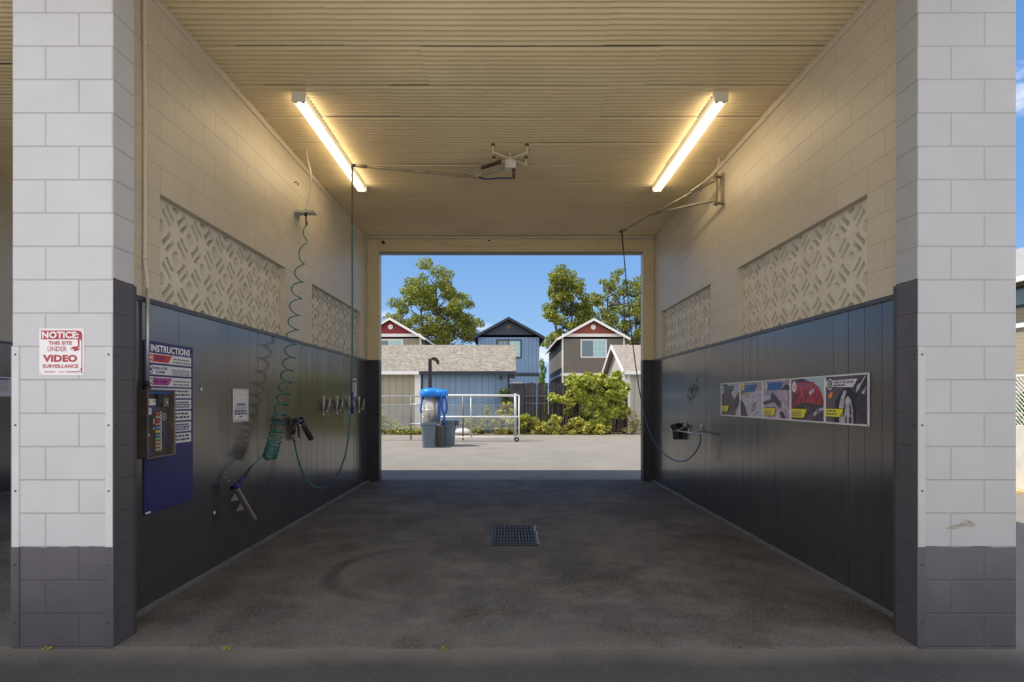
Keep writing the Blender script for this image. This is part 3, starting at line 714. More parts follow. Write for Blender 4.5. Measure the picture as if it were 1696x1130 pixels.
tag(m.build('supply_tube', M_cream_pipe), 'bowed cream supply tube from the ceiling down to the hose hanger plate', 'pipe')
m = MB(); m.tube([(-2.60, 6.96, 4.14), (-2.57, 6.95, 4.145), (-2.545, 6.945, 4.12), (-2.55, 6.945, 4.10)], .006, 6); tag(m.build('wall_hook', M_iron), 'small dark hook screwed into the block wall near the supply tube', 'hook')
fb = empty('foam_brush', (-2.49, 7.05, 3.79), 'foam brush with teal coiled hose dangling from the hanger plate', 'foam brush')
# coil: picture heights of successive turns converted to the hanging line
turns = [365, 393, 431, 461, 488, 517, 541, 566, 588, 609, 629, 648, 666, 683, 699, 712, 722, 730, 737, 742, 746, 749, 752, 754.5, 757]
def axis_pt(py):
    xs = [(360, 507), (400, 504), (431, 498), (488, 491.5), (541, 486), (588, 480.5), (629, 474), (666, 467.5), (699, 461), (722, 456), (740, 452), (757, 446.5)]
    for (a0, b0), (a1, b1) in zip(xs, xs[1:]):
        if py <= a1: px = b0 + (b1 - b0) * (py - a0) / (a1 - a0); break
    X = -2.487 + (py - 360) / 400 * .07
    Y = X * 950 / (px - 842); return Vector((X, Y, CH - (py - 662) * Y / 950))
pts = [Vector((-2.487, 7.05, 3.765)), Vector((-2.487, 7.05, 3.72))]
for i, (a0, a1) in enumerate(zip(turns, turns[1:])):
    rad = min(.064, .022 + .014 * i) if i < 16 else .064
    for k in range(14):
        py = a0 + (a1 - a0) * k / 14; c = axis_pt(py); ph = 2 * math.pi * k / 14
        d = (axis_pt(py + 3 if py < 753 else py) - axis_pt(py - 3 if py > 363 else py)).normalized()
        e2 = Vector((0, 1, 0)); e2 = (e2 - d * e2.dot(d)).normalized(); e1 = d.cross(e2).normalized()
        # rightmost cusp at the start of each turn
        pts.append(c + (e2 * math.cos(ph) + e1 * math.sin(ph)) * rad)
m = MB(); m.tube(pts, .0062, 7)
endc = pts[-1]
q = [endc, at(434, 757, 5.72), at(424, 765, 5.6), at(414, 776, 5.48)]
m.tube(smooth_path(q, 6), .0065, 7); m.build('coiled_hose', M_teal, fb)
m = MB(); m.tube([at(417, 772, 5.50), at(409, 783, 5.42), at(402, 793, 5.34)], [.009, .0105, .012], 10); m.build('hose_cuff', M_black, fb)
m = MB(); m.tube([pts[0] + Vector((0, 0, .02)), pts[0] + Vector((0, 0, -.12))], .009, 8); m.build('top_fitting', M_rust, fb)
h0, h1 = at(403, 790, 5.35), at(391.5, 806, 5.26)
m = MB(); m.tube([h0, h0 + (h1 - h0) * .5, h1, at(388, 810, 5.24)], [.014, .018, .018, .02], 12); m.tube([at(384.5, 808, 5.26), at(390, 806, 5.24), at(395, 804, 5.22)], .024, 12); m.build('handle', M_navy, fb)
b0, b1 = at(390.5, 809, 5.24), at(422, 863, 5.42)
m = MB(); m.bar(b0, b1, .044, .048, (1, 0, 0)); m.build('brush_bar', M_alu, fb, bevel=.014)
m = MB(); dd = (b1 - b0)
for f0, f1 in ((.10, .22), (.40, .52)):
    c0 = b0 + dd * f0 + Vector((-.015, 0, 0)); c1 = b0 + dd * (f1 + .12) + Vector((-.015, 0, 0)); tp = b0 + dd * (f1 + .04) + Vector((-.075, -.05, -.035))
    m.prism([c0 + Vector((0, -.012, 0)), c1 + Vector((0, -.012, 0)), tp], (0, .03, 0))
m.build('bristles', M_bristle, fb)

# mat clips
for i, px in enumerate((538, 560, 580, 596.5)):
    Y = 950 * 2.57 / (842 - px)
    if i == 0:
        cl = empty('mat_clip', (XPL, Y, 1.41), None, None)
        m = MB(); m.cyl((XPL + .003, Y, 1.27), (XPL + .003, Y, 1.30), .014, 8); m.cyl((XPL + .003, Y, 1.53), (XPL + .003, Y, 1.56), .014, 8); m.bar((XPL + .004, Y, 1.28), (XPL + .004, Y, 1.55), .045, .006, (1, 0, 0)); m.build('back_plate', M_steel, cl)
        m = MB(); m.bar((XPL + .012, Y + .005, 1.33), (XPL + .055, Y + .010, 1.50), .036, .022, (1, 0, 0)); m.build('clamp_jaw', M_iron, cl)
        m = MB(); m.tube([(XPL + .060, Y + .012, 1.315), (XPL + .085, Y + .014, 1.52)], .0085, 8); m.bar((XPL + .01, Y, 1.35), (XPL + .065, Y + .012, 1.34), .02, .006); m.build('lever', M_galv, cl)
        first = cl; y0c = Y
    else:
        cl = copy_tree(first); cl.location.y = Y
    tag(cl, ['spring mat clip on the panel wall, furthest from the rear opening', 'spring mat clip, second from the spray gun holster',
             'spring mat clip half hidden behind the hanging teal hose', 'spring mat clip beside the rear opening, past the teal hose'][i], 'clip', 'mat clips on the panel wall')

# ------------------------------------------------------------------ signs on the coin-box wall (reader's right is +Y)
def board(name, label, cat, o, u, n, w, h, t, mat, rim=None):
    o = Vector(o); u = Vector(u); n = Vector(n); e = empty(name, o + u * w / 2 + Vector((0, 0, -h)), label, cat)
    m = MB(); c = o + u * w / 2 - Vector((0, 0, h / 2)) - n * t / 2; m.obox(c, u * w / 2, n * t / 2, Vector((0, 0, h / 2))); m.build('board', mat, e, bevel=.0015)
    return e, Sheet(o, u, n)
UL, NL = (0, 1, 0), (1, 0, 0)
# instructions
w_, h_ = .625, 1.245
e, s = board('instruction_sign', 'tall navy sign headed INSTRUCTIONS behind the coin box', 'sign', (XPL + .006, 4.065, 1.93), UL, NL, w_, h_, .005, M_signblue)
s.text(M_signtxt, 'INSTRUCTIONS', .070, .022, .510, .053, 2, .035)
rows = [(.086, .070), (.171, .070), (.256, .070)]
for i, (y, h) in enumerate(rows):
    s.rect(M_signwhite, .012, y, .598, y + h, 1)
    mt = (M_inkred, M_signwhite, M_magenta)[i]
    if i != 1: s.poly(mt, [(.014, y + .006), (.014, y + h - .008), (.285, y + h - .008), (.335, y + .006)], 2)
    else: s.poly(M_inkgrey, [(.288, y + h - .008), (.291, y + h - .008), (.341, y + .006), (.338, y + .006)], 2)
    s.ell((M_signwhite, M_inknavy, M_signwhite)[i], .066, y + h / 2 - .002, .030, .034, 3); s.ell((M_inkred, M_signwhite, M_inkgrey)[i], .066, y + h / 2 - .002, .023, .026, 4)
    s.ell((M_signwhite, M_inknavy, M_signwhite)[i], .066, y + h / 2 - .002, .013, .014, 5)
    if i == 0: s.text(M_inknavy, 'STOP', .12, y + .018, .12, .032, 4, .02)
    if i == 1: s.text(M_inknavy, 'WHEEL & TIRE', .10, y + .012, .17, .019, 4, .02); s.text(M_inknavy, 'CLEANER', .125, y + .040, .12, .019, 4, .02)
    if i == 2: s.text(M_inknavy, 'PRE-SOAK', .10, y + .020, .17, .028, 4, .01)
    n = (2, 3, 2)[i]
    for k in range(n): s.words(M_inkgrey, .345 if i != 1 else .335, y + .018 + k * (.05 / n) + .004, .235, .010 if n == 3 else .012, i * 7 + k)
y = .339
for i, n in enumerate((2, 3, 2, 3, 2)):
    s.rect(M_signwhite, .012, y, .598, y + .074, 1)
    for k in range(n): s.words(M_inknavy, .31 + .012 * (k % 2), y + .014 + k * (.056 / n), .255, .011 if n == 3 else .014, 50 + i * 5 + k)
    y += .0875
s.rect(M_signwhite, .01, h_ - .018, .07, h_ - .004, 1)
s.build('lettering', e)
for a, b in ((.605, .03), (.61, .52), (.60, 1.20), (.02, 1.22)): c = s.p(a, b, 1); m = MB(); m.cyl(c, c + Vector((.004, 0, 0)), .008, 8); m.build('screw', M_iron, e)
# warning
e, s = board('warning_sign', 'small white warning notice with a thin dark border on the panelling', 'sign', (XPL + .004, 5.375, 1.608), UL, NL, .325, .315, .003, M_signwhite)
s.ring(M_inkgrey, .015, .012, .31, .303, .004)
s.text(M_inknavy, 'WARNING', .07, .135, .185, .028, 2, .03)
for k in range(3): s.words(M_inkgrey, .05, .170 + k * .011, .22, .005, k, 2)
s.words(M_inknavy, .035, .205, .26, .016, 11, 2); s.words(M_inknavy, .035, .230, .26, .016, 12, 2); s.rect(M_inknavy, .13, .262, .19, .272, 2)
for k in range(6): s.rect(M_inkgrey, .05 + k * .028, .04 + k * .004, .07 + k * .028, .045 + k * .004, 2)
for k in range(4): s.rect(M_inkgrey, .235, .06 + k * .02, .25, .066 + k * .02, 2)
s.build('lettering', e)
# small notice near the rear
e, s = board('notice_sign', 'narrow white notice above the last mat clip by the rear opening', 'sign', (XPL + .004, 9.43, 1.862), UL, NL, .33, .30, .003, M_signwhite)
s.rect(M_inknavy, .03, .035, .30, .07, 1)
for k in range(8): s.words(M_inkgrey, .08, .09 + k * .022, .18, .009, k, 2)
s.build('lettering', e)
# neighbouring bay's notice
e, s = board('neighbour_notice', 'white notice on the dark wall of the neighbouring bay', 'sign', (-8.05 + .028, 8.95, 1.865), UL, NL, .30, .31, .003, M_signwhite)
s.rect(M_inknavy, .03, .02, .27, .045, 1)
for k in range(5): s.words(M_inkgrey, .04, .07 + k * .035, .22, .012, k, 2)
s.build('lettering', e)
# video notice on the front pier (reader's right is +X)
e, s = board('video_notice', 'red and white NOTICE sign about video surveillance on the front pier', 'sign', (-2.852, YF - .003, 1.938), (1, 0, 0), (0, -1, 0), .272, .285, .003, M_noticewhite)
def notch(mat, a0, b0, a1, b1, c, l): s.poly(mat, [(a0, b0), (a0, b1), (a1, b1), (a1, b0 + c), (a1 - c * .3, b0 + c * .3), (a1 - c, b0)], l)
notch(M_noticered, .012, .012, .262, .268, .022, 1)
s.poly(M_noticewhite, [(.010, .066), (.010, .272), (.236, .272), (.252, .268), (.2575, .255), (.2575, .076), (.250, .066)], 2)
s.text(M_noticewhite, 'NOTICE:', .018, .018, .224, .042, 3, .045)
s.text(M_noticered, 'THIS SITE', .058, .077, .142, .022, 3, .035)
s.rect(M_noticered, .055, .107, .165, .1085, 3)
s.text(M_noticered, 'UNDER', .052, .112, .116, .027, 3, 0.004)
s.text(M_noticered, 'VIDEO', .024, .160, .208, .044, 3, .05)
s.text(M_noticered, 'SURVEILLANCE', .022, .218, .216, .022, 3, .035)
s.rect(M_noticered, .033, .261, .10, .2655, 3); s.words(M_noticered, .118, .261, .04, .004, 3); s.poly(M_noticered, [(.165, .2605), (.165, .2655), (.240, .2655), (.258, .25), (.258, .24), (.254, .24), (.252, .250), (.238, .2605)], 3)
s.rect(M_noticered, .236, .064, .246, .10, 3); s.ell(M_noticered, .241, .105, .006, .004, 4)
s.poly(M_noticered, [(.187, .120), (.205, .112), (.243, .108), (.250, .116), (.246, .127), (.235, .134), (.214, .138), (.200, .131)], 4)
s.poly(M_noticewhite, [(.192, .120), (.200, .119), (.216, .132), (.212, .136)], 5); s.ell(M_noticewhite, .243, .118, .004, .006, 5, 12)
s.build('lettering', e)
for a, b in ((.006, .006), (.262, .008), (.264, .274), (.008, .274)): c = s.p(a, b, 1); m = MB(); m.cyl(c, c + Vector((0, -.003, 0)), .004, 8); m.build('screw', M_galv, e)

# ------------------------------------------------------------------ coin box
X0, X1, Y0, Y1, Z0, Z1 = XPL + .008, -2.468, 3.925, 4.255, 1.096, 1.578
cb = empty('coin_box', (X0, (Y0 + Y1) / 2, Z0), 'open-fronted steel coin box with a column of coloured buttons', 'coin machine')
m = MB(); th = .012
m.box(X0, X1, Y0, Y0 + th, Z0, Z1); m.box(X0, X1, Y1 - th, Y1, Z0, Z1); m.box(X0, X1, Y0 + th, Y1 - th, Z0, Z0 + th); m.box(X0, X1, Y0 + th, Y1 - th, Z1 - th, Z1)
m.box(X0, X0 + .01, Y0 + th, Y1 - th, Z0 + th, Z1 - th); m.build('housing', M_boxsteel, cb, bevel=.003)
FX = X1 - .030
m = MB(); m.box(FX - .01, FX, Y0 + th, Y1 - th, Z0 + th, Z1 - th); m.build('face_plate', pm('coin_face', (.055, .042, .038, 1), .4, .3, var=.3), cb)
s = Sheet((FX, Y0 + th, Z1 - th), UL, NL); fw, fh = Y1 - Y0 - 2 * th, Z1 - Z0 - 2 * th
def swoosh(mat, P, wd, l):
    up = [(a, b - wd / 2) for a, b in P]; dn = [(a, b + wd / 2) for a, b in P]
    for i in range(len(P) - 1): s.poly(mat, [up[i], dn[i], dn[i + 1], up[i + 1]], l)
M_sw = pm('swoosh_blue', (.01, .06, .30, 1), .35)
swoosh(M_sw, [(.0, .06), (.08, .10), (.16, .19), (.22, .29), (.30, .40)], .020, 1); swoosh(M_sw, [(0, .31), (.03, .37), (.07, .44)], .03, 1)
s.rect(M_pblue, 0, .0, fw, .02, 1)
s.rect(M_signwhite, 0, .055, .125, .10, 2); s.rect(M_orange, .015, .066, .06, .09, 3); s.rect(M_inkgrey, .09, .066, .118, .078, 3)
s.rect(M_signwhite, 0, .118, .075, .165, 2)
for k in range(3): s.words(M_inknavy, .008, .124 + k * .012, .055, .005, k, 3)
s.rect(M_signwhite, .01, .298, .055, .316, 2); s.words(M_inknavy, .014, .303, .035, .007, 5, 3)
s.rect(M_signwhite, .098, .195, .108, .235, 2); s.rect(M_signwhite, .098, .255, .108, .272, 2)
s.ell(M_signwhite, .228, .185, .024, .026, 2); s.ell(pm('coin_face', (0, 0, 0, 1)), .228, .185, .020, .022, 3); s.ell(M_inkgrey, .228, .185, .012, .015, 4)
s.build('labels', cb)
m = MB(); m.box(FX, FX + .024, Y0 + th + .125, Y0 + th + .185, Z1 - th - .10, Z1 - th - .02); m.build('bill_acceptor', M_black, cb, bevel=.006)
m = MB(); m.box(FX, FX + .018, Y0 + th + .195, Y0 + th + .255, Z1 - th - .115, Z1 - th - .045); p_ = m.build('lock_plate', M_boxsteel, cb, bevel=.003)
c = Vector((FX + .018, Y0 + th + .228, Z1 - th - .082)); m = MB(); m.cyl(c, c + Vector((.004, 0, 0)), .009, 12); m.build('lock', M_galv, p_)
m = MB(); m.box(FX, FX + .004, Y0 + th + .0, Y0 + th + .075, Z1 - th - .285, Z1 - th - .175); m.build('coin_slot', M_black, cb)
bc = [(.50, .10, .05), (.42, .33, .27), (.52, .04, .08), (.58, .22, .10), (.10, .30, .55), (.66, .58, .08), (.10, .26, .42), (.16, .42, .14), (.48, .34, .22), (.46, .32, .22), (.44, .32, .24)]
for k, c in enumerate(bc):
    z = Z1 - th - .158 - k * .0258; m = MB(); m.box(FX, FX + .010, Y0 + th + .118, Y0 + th + .165, z - .0095, z + .0095); bt = m.build('selector_button', pm('button_%d' % k, tuple(v * .72 for v in c) + (1,), .35, var=.05), cb, bevel=.003)
    m = MB(); q = [(FX + .003, Y0 + th + .178 + .010 * math.cos(t), z + .011 * math.sin(t)) for t in [2 * math.pi * i / 14 for i in range(15)]]; m.tube(q, .0022, 5, False); m.build('indicator_ring', M_signwhite, bt)
# conduit down to the coin box
t = empty('conduit', (-2.575, 4.085, 1.60), 'vertical electrical conduit running down the wall into the coin box', 'conduit')
m = MB(); m.tube(smooth_path([(-2.588, 4.075, 4.5), (-2.588, 4.085, 3.5), (-2.588, 4.085, 2.55), (-2.586, 4.085, 2.46), (-2.566, 4.072, 2.36), (-2.562, 4.070, 2.28)], 5), .0135, 10); m.tube([(-2.588, 4.085, 2.50), (-2.588, 4.085, 2.54)], .018, 10); m.tube([(-2.588, 4.085, 4.03), (-2.588, 4.085, 4.07)], .018, 10); m.build('painted_pipe', M_cream_pipe, t)
m = MB(); m.tube([(-2.562, 4.070, 2.30), (-2.562, 4.070, 1.60)], .0135, 10); m.build('bare_pipe', M_galv, t)
m = MB(); m.cyl((-2.562, 4.070, 1.578), (-2.562, 4.070, 1.602), .024, 8); m.cyl((-2.562, 4.070, 1.602), (-2.562, 4.070, 1.635), .018, 10); m.build('hub_nut', M_iron, t)

# ------------------------------------------------------------------ posters on the far side wall (reader's right is -Y)
UR, NR = (0, -1, 0), (-1, 0, 0)
def poster(i, ystart, label):
    w, h = .590, .400
    o = Vector((XPR - .006, ystart, 1.706)); e = empty('framed_poster', o + Vector((0, -w / 2, -h)), label, 'poster', 'framed posters on the panel wall')
    m = MB(); m.obox(o + Vector((.003, -w / 2, -h / 2)), (0, w / 2 - .006, 0), (.002, 0, 0), (0, 0, h / 2 - .006)); m.build('backing', (A_maroon, A_tan, A_lilac, A_plum, A_plum)[i], e)
    m = MB()
    for a in (.007, w - .007): m.obox(o + Vector((.000, -a, -h / 2)), (.006, 0, 0), (0, .007, 0), (0, 0, h / 2))
    for b in (.007, h - .007):
        for a in (w * .25, w * .75): m.obox(o + Vector((.000, -a, -b)), (.006, 0, 0), (0, w / 4 - .0015, 0), (0, 0, .007))
    m.build('frame', M_frameW, e, bevel=.002)
    s = Sheet(o + Vector((0, 0, 0)), UR, NR)
    def tagy(x1, y0, y1, n):
        s.poly(M_black, [(.012, y0 - .006), (.012, y1 + .004), (x1 - .045, y1 + .004), (x1 + .008, y0 - .006)], 4)
        s.poly(M_yellow, [(.012, y0), (.012, y1), (x1 - .05, y1), (x1, y0)], 5)
        for k in range(n): s.words(M_orange if k == 0 and i != 4 else M_inknavy, .03, y0 + .012 + k * (y1 - y0 - .014) / n, x1 - .13, .011 if n < 3 else .008, i * 9 + k, 6)
    def banner(mat, x1, y0, y1, x0=.012): s.poly(mat, [(x0, y0), (x0, y1), (x1 - .055, y1), (x1, y0)], 3)
    if i == 0:
        s.poly(A_foam, [(.20, .02), (.30, .06), (.34, .13), (.42, .20), (.48, .16), (.575, .10), (.575, .014), (.22, .014)], 1); s.poly(A_dark, [(.575, .12), (.46, .20), (.38, .32), (.50, .30), (.575, .22)], 2)
        s.poly(A_foam, [(.575, .24), (.50, .30), (.44, .386), (.575, .386)], 1)
        banner(M_pgreen, .43, .035, .105, .08); s.ell(M_signwhite, .06, .075, .045, .048, 4); s.ell(M_inkgrey, .06, .075, .028, .030, 5); s.text(M_inkgrey, 'SPOT-FREE', .13, .058, .22, .02, 4, 0); tagy(.26, .275, .345, 3)
    if i == 1:
        s.poly(A_foam, [(.05, .13), (.22, .18), (.33, .12), (.45, .09), (.575, .10), (.575, .386), (.22, .386), (.16, .30), (.03, .20)], 1); s.poly(A_dark, [(.014, .20), (.09, .23), (.16, .30), (.20, .386), (.014, .386)], 2)
        s.poly(A_dark, [(.30, .32), (.34, .25), (.42, .23), (.40, .29), (.35, .33)], 2); s.poly(A_lilac, [(.32, .31), (.35, .26), (.40, .245), (.385, .285), (.35, .315)], 3)
        banner(M_pblue, .44, .038, .118, .06); s.ell(M_yellow, .085, .055, .045, .042, 4); s.ell(M_orange, .085, .055, .022, .022, 5); s.ell(A_red, .075, .120, .035, .014, 4)
    if i == 2:
        s.poly(A_foam, [(.014, .16), (.18, .16), (.26, .13), (.30, .22), (.14, .26), (.014, .25)], 1); s.poly(A_lilac, [(.30, .02), (.575, .02), (.575, .10), (.42, .14)], 1)
        s.poly(A_dark, [(.40, .10), (.50, .05), (.575, .07), (.575, .11), (.47, .11)], 2)
        s.poly(A_dark, [(.014, .255), (.014, .225), (.08, .21), (.17, .205), (.20, .14), (.225, .125), (.40, .235), (.41, .27), (.385, .29), (.36, .285), (.27, .225), (.17, .235), (.08, .25)], 3); s.ell(M_signwhite, .375, .268, .008, .010, 4)
        s.poly(A_dark, [(.37, .33), (.39, .315), (.45, .33), (.48, .37), (.46, .386), (.40, .375)], 3)
        banner(M_pblue, .45, .030, .105, .03); s.ell(M_signwhite, .075, .068, .040, .046, 4); s.bar_ = None
        s.poly(M_inknavy, [(.05, .05), (.06, .045), (.095, .08), (.09, .085)], 5); s.rect(M_inkgrey, .06, .09, .09, .098, 5); tagy(.30, .285, .360, 3)
    if i == 3:
        s.poly(A_sky, [(.24, .014), (.575, .014), (.575, .22), (.50, .10), (.40, .05)], 1)
        s.poly(A_red, [(.014, .30), (.03, .18), (.12, .10), (.26, .06), (.40, .055), (.50, .10), (.555, .17), (.56, .24), (.48, .255), (.30, .23), (.12, .25)], 2)
        s.poly(A_dark, [(.04, .29), (.12, .245), (.30, .225), (.50, .25), (.555, .24), (.53, .30), (.34, .33), (.10, .35)], 3); s.poly(A_foam, [(.33, .13), (.42, .10), (.425, .13), (.35, .165)], 4)
        s.poly(A_dark, [(.38, .386), (.46, .34), (.575, .31), (.575, .386)], 3)
        s.poly(A_silver, [(.40, .33), (.47, .28), (.575, .265), (.575, .285), (.49, .31), (.43, .345)], 4); s.ell(M_sw, .48, .295, .018, .014, 5)
        s.rect(A_dark, .12, .014, .24, .05, 1); banner(M_ppink, .43, .045, .118, .012); s.ell(M_signwhite, .075, .082, .042, .052, 4); s.rect(M_inkgrey, .055, .075, .095, .082, 5); s.rect(M_inkgrey, .055, .092, .095, .099, 5)
        s.text(M_inkgrey, 'PRE-SOAK', .18, .065, .18, .022, 4, 0); tagy(.30, .285, .365, 4)
    if i == 4:
        s.poly(A_dark, [(.13, .386), (.13, .30), (.16, .20), (.22, .13), (.30, .09), (.38, .08), (.575, .014), (.575, .386)], 1)
        s.ell(M_black, .315, .29, .150, .205, 2, 32) if False else s.poly(M_black, [(.15, .386), (.155, .30), (.18, .21), (.23, .14), (.30, .10), (.37, .12), (.41, .18), (.43, .27), (.43, .386)], 2)
        s.poly(A_silver, [(.215, .386), (.20, .30), (.22, .20), (.27, .13), (.31, .13), (.28, .20), (.265, .30), (.27, .386)], 3)
        s.poly(A_silver, [(.24, .386), (.25, .28), (.29, .20), (.33, .17), (.37, .20), (.395, .28), (.40, .386)], 4)
        for q in ([(.262, .35), (.265, .28), (.295, .22), (.305, .24), (.285, .30)], [(.345, .22), (.365, .25), (.38, .31), (.36, .33), (.35, .28)], [(.29, .386), (.305, .32), (.315, .32), (.31, .386)], [(.345, .386), (.345, .34), (.375, .33), (.38, .386)]): s.poly(A_dark, q, 5)
        s.ell(M_orange, .085, .165, .036, .020, 2, 16, -.5)
        s.poly(A_silver, [(.44, .10), (.47, .075), (.50, .08), (.47, .125), (.43, .15)], 3); s.poly(M_signwhite, [(.485, .08), (.545, .02), (.552, .024), (.497, .088)], 3)
        s.poly(A_lilac, [(.50, .15), (.54, .11), (.57, .10), (.53, .16)], 3)
        s.poly(M_signwhite, [(.004, .045), (.004, .092), (.395, .105), (.455, .040)], 4)
        s.ell(M_signwhite, .080, .075, .044, .046, 5); s.ell(M_black, .080, .075, .033, .035, 6); s.ell(M_signwhite, .080, .075, .020, .022, 7); s.ell(M_inkgrey, .080, .075, .012, .014, 8)
        s.text(M_inknavy, 'WHEEL & TIRE CLEANER', .135, .052, .275, .019, 6, .02); s.words(M_inknavy, .135, .080, .16, .010, 77, 6); tagy(.275, .275, .340, 2)
    s.build('artwork', e); return e
PL = ['framed wash poster with dark maroon picture and green banner, furthest in the row of five', 'framed wash poster of pale foam with a blue banner and yellow badge',
      'framed wash poster with a black brush on lilac foam and a blue banner', 'framed wash poster with a red car bonnet and pink banner', 'framed wheel and tire cleaner poster with a silver car wheel']
for i, y in enumerate((7.17, 6.582, 5.994, 5.406, 4.818)): poster(i, y, PL[i])

# scribble on the panelling
m = MB(); rnd = random.Random(11)
def wp(px, py): Y = 950 * XPR / (px - 842); return (XPR - .003, Y, CH - (py - 662) * Y / 950)
for st in ([(1157, 620), (1153, 632), (1148, 645), (1144, 655)], [(1140, 640), (1143, 652), (1146, 641), (1147, 656), (1142, 660)], [(1148, 636), (1152, 650), (1154, 638), (1151, 656), (1146, 664)], [(1138, 652), (1141, 662), (1148, 657), (1153, 655)], [(1158, 640), (1156, 650), (1159, 655)], [(1139, 648), (1146, 647), (1155, 643)], [(1143, 634), (1145, 648)], [(1141, 656), (1144, 668)]):
    m.tube(smooth_path([wp(*q) for q in st], 4), .0022, 4)
tag(m.build('graffiti_scribble', M_black), 'thin black scribbled tag scratched on the panelling above the spray wand', 'graffiti')

# ------------------------------------------------------------------ wall boom with its hose and wand
t = empty('wall_boom', (XR, 7.2, 4.14), 'beige hinged boom arm reaching out from the wall bracket to the rear opening', 'wash boom')
m = MB(); m.box(XR - .03, XR, 7.14, 7.20, 3.95, 4.33); m.box(XR - .12, XR, 7.13, 7.21, 4.285, 4.30); m.box(XR - .12, XR, 7.13, 7.21, 3.955, 3.97); m.build('wall_bracket', M_boom, t)
m = MB(); m.cyl((XR - .09, 7.17, 3.93), (XR - .09, 7.17, 4.33), .017, 12); m.build('hinge_post', M_boom, t)
T = Vector((1.865, 9.41, 4.27))
m = MB(); m.tube([(XR - .09, 7.17, 4.262), (2.2, 8.4, 4.27), T], [.020, .018, .015], 10); m.build('upper_arm', M_boom, t)
m = MB(); m.tube([(XR - .09, 7.17, 4.0), (2.35, 7.95, 4.16), (2.14, 8.56, 4.262)], .017, 10); m.build('brace', M_boom, t)
m = MB(); m.cyl(T + Vector((.05, -.08, .0)), T + Vector((-.03, .04, 0)), .019, 8); m.cyl(T + Vector((0, 0, .03)), T + Vector((0, 0, -.07)), .012, 8); m.build('tip_elbow', M_iron, t)
m = MB(); m.tube(smooth_path([(2.61, 7.11, 4.51), (2.605, 7.11, 4.42), (2.58, 7.14, 4.34), (2.50, 7.3, 4.285), (2.42, 7.62, 4.27)]), .011, 8); m.box(2.54, 2.68, 7.08, 7.14, 4.498, 4.508)
tag(m.build('feed_pipe', M_cream_pipe), 'short curved cream feed pipe dropping from the ceiling to the hinged wall boom', 'pipe')
px = [(1030, 388, 9.41), (1034, 430, 9.41), (1038.5, 480, 9.40), (1044.5, 540, 9.36), (1052, 600, 9.28), (1061.5, 660, 9.12), (1074, 710, 8.86), (1088, 738, 8.6), (1104, 755, 8.3), (1122, 764, 8.05), (1138, 762, 7.85), (1151, 750, 7.68), (1159, 735, 7.58), (1161, 722, 7.55)]
P = smooth_path([at(*q) for q in px], 6)
t = empty('wand_hose', P[0], 'blue-black wash hose drooping from the wall boom tip to the spray wand', 'hose')
m = MB(); m.tube(P, .0082, 10); m.build('hose_line', M_bluehose, t); m = MB(); m.tube(P[:5], .0105, 8); m.build('strain_relief', M_iron, t)
t = empty('spray_wand', (2.5, 8.1, 1.05), 'chrome spray wand lying in two wall hooks with its black holder', 'spray wand')
a, b = at(1121, 713.5, 8.62), at(1161, 720, 7.55)
m = MB(); m.tube([a, a + (b - a) * .5, b], .0095, 10); m.build('lance', M_galv, t)
m = MB(); q = a + (b - a) * .95; m.tube([a + (b - a) * .80, b + (b - a) * .04], .016, 10); m.build('rear_grip', pm('grip_chrome', (.35, .36, .38, 1), .3, .8), t)
m = MB(); m.bar(a + (b - a) * .52 + Vector((0, 0, .0)), a + (b - a) * .52 + Vector((0, 0, .055)), .01, .01, (0, 1, 0)); m.build('trigger', M_galv, t)
for i, px_ in enumerate((1127.5, 1154.5)):
    Y = 950 * 2.60 / (px_ - 842); z = CH - (698 - 662) * Y / 950
    h = empty('wand_hook', (XPR, Y, z), ['steel wand hook nearer the rear opening, by the black holder', 'steel wand hook holding up the grip end of the wand'][i], 'hook', 'wand hooks on the panel wall')
    zw = (a + (b - a) * (.18, .84)[i]).z
    m = MB(); m.box(XPR - .006, XPR, Y - .018, Y + .018, zw + .05, z); m.build('back_plate', M_steel, h)
    m = MB(); m.tube([(XPR - .01, Y, z - .02), (XPR - .03, Y, zw + .04), (2.50, Y, zw - .012), (2.46, Y, zw + .004), (2.455, Y, zw + .03)], .006, 8); m.build('prong', M_galv, h)
    for zz in (z - .02, z - .09): m = MB(); m.cyl((XPR - .006, Y, zz), (XPR - .016, Y, zz), .012, 6); m.build('bolt', M_iron, h)
t = empty('wand_holder', (2.6, 8.75, 1.1), 'ragged black rubber holder block at the nozzle end of the wand', 'holster')
m = MB(); P4 = [at(1109, 705, 8.86), at(1120, 701, 8.86), at(1122.5, 713, 8.86), at(1126, 728, 8.86), at(1115, 728.5, 8.86), at(1113.5, 716, 8.86)]
m.prism(P4, (.10, .03, 0)); m.build('rubber_block', M_black, t, bevel=.004)
m = MB(); m.bar(at(1118, 715, 8.88) + Vector((.09, 0, 0)), Vector((XPR, 8.95, 1.02)), .03, .03); m.build('stand_off', M_iron, t)

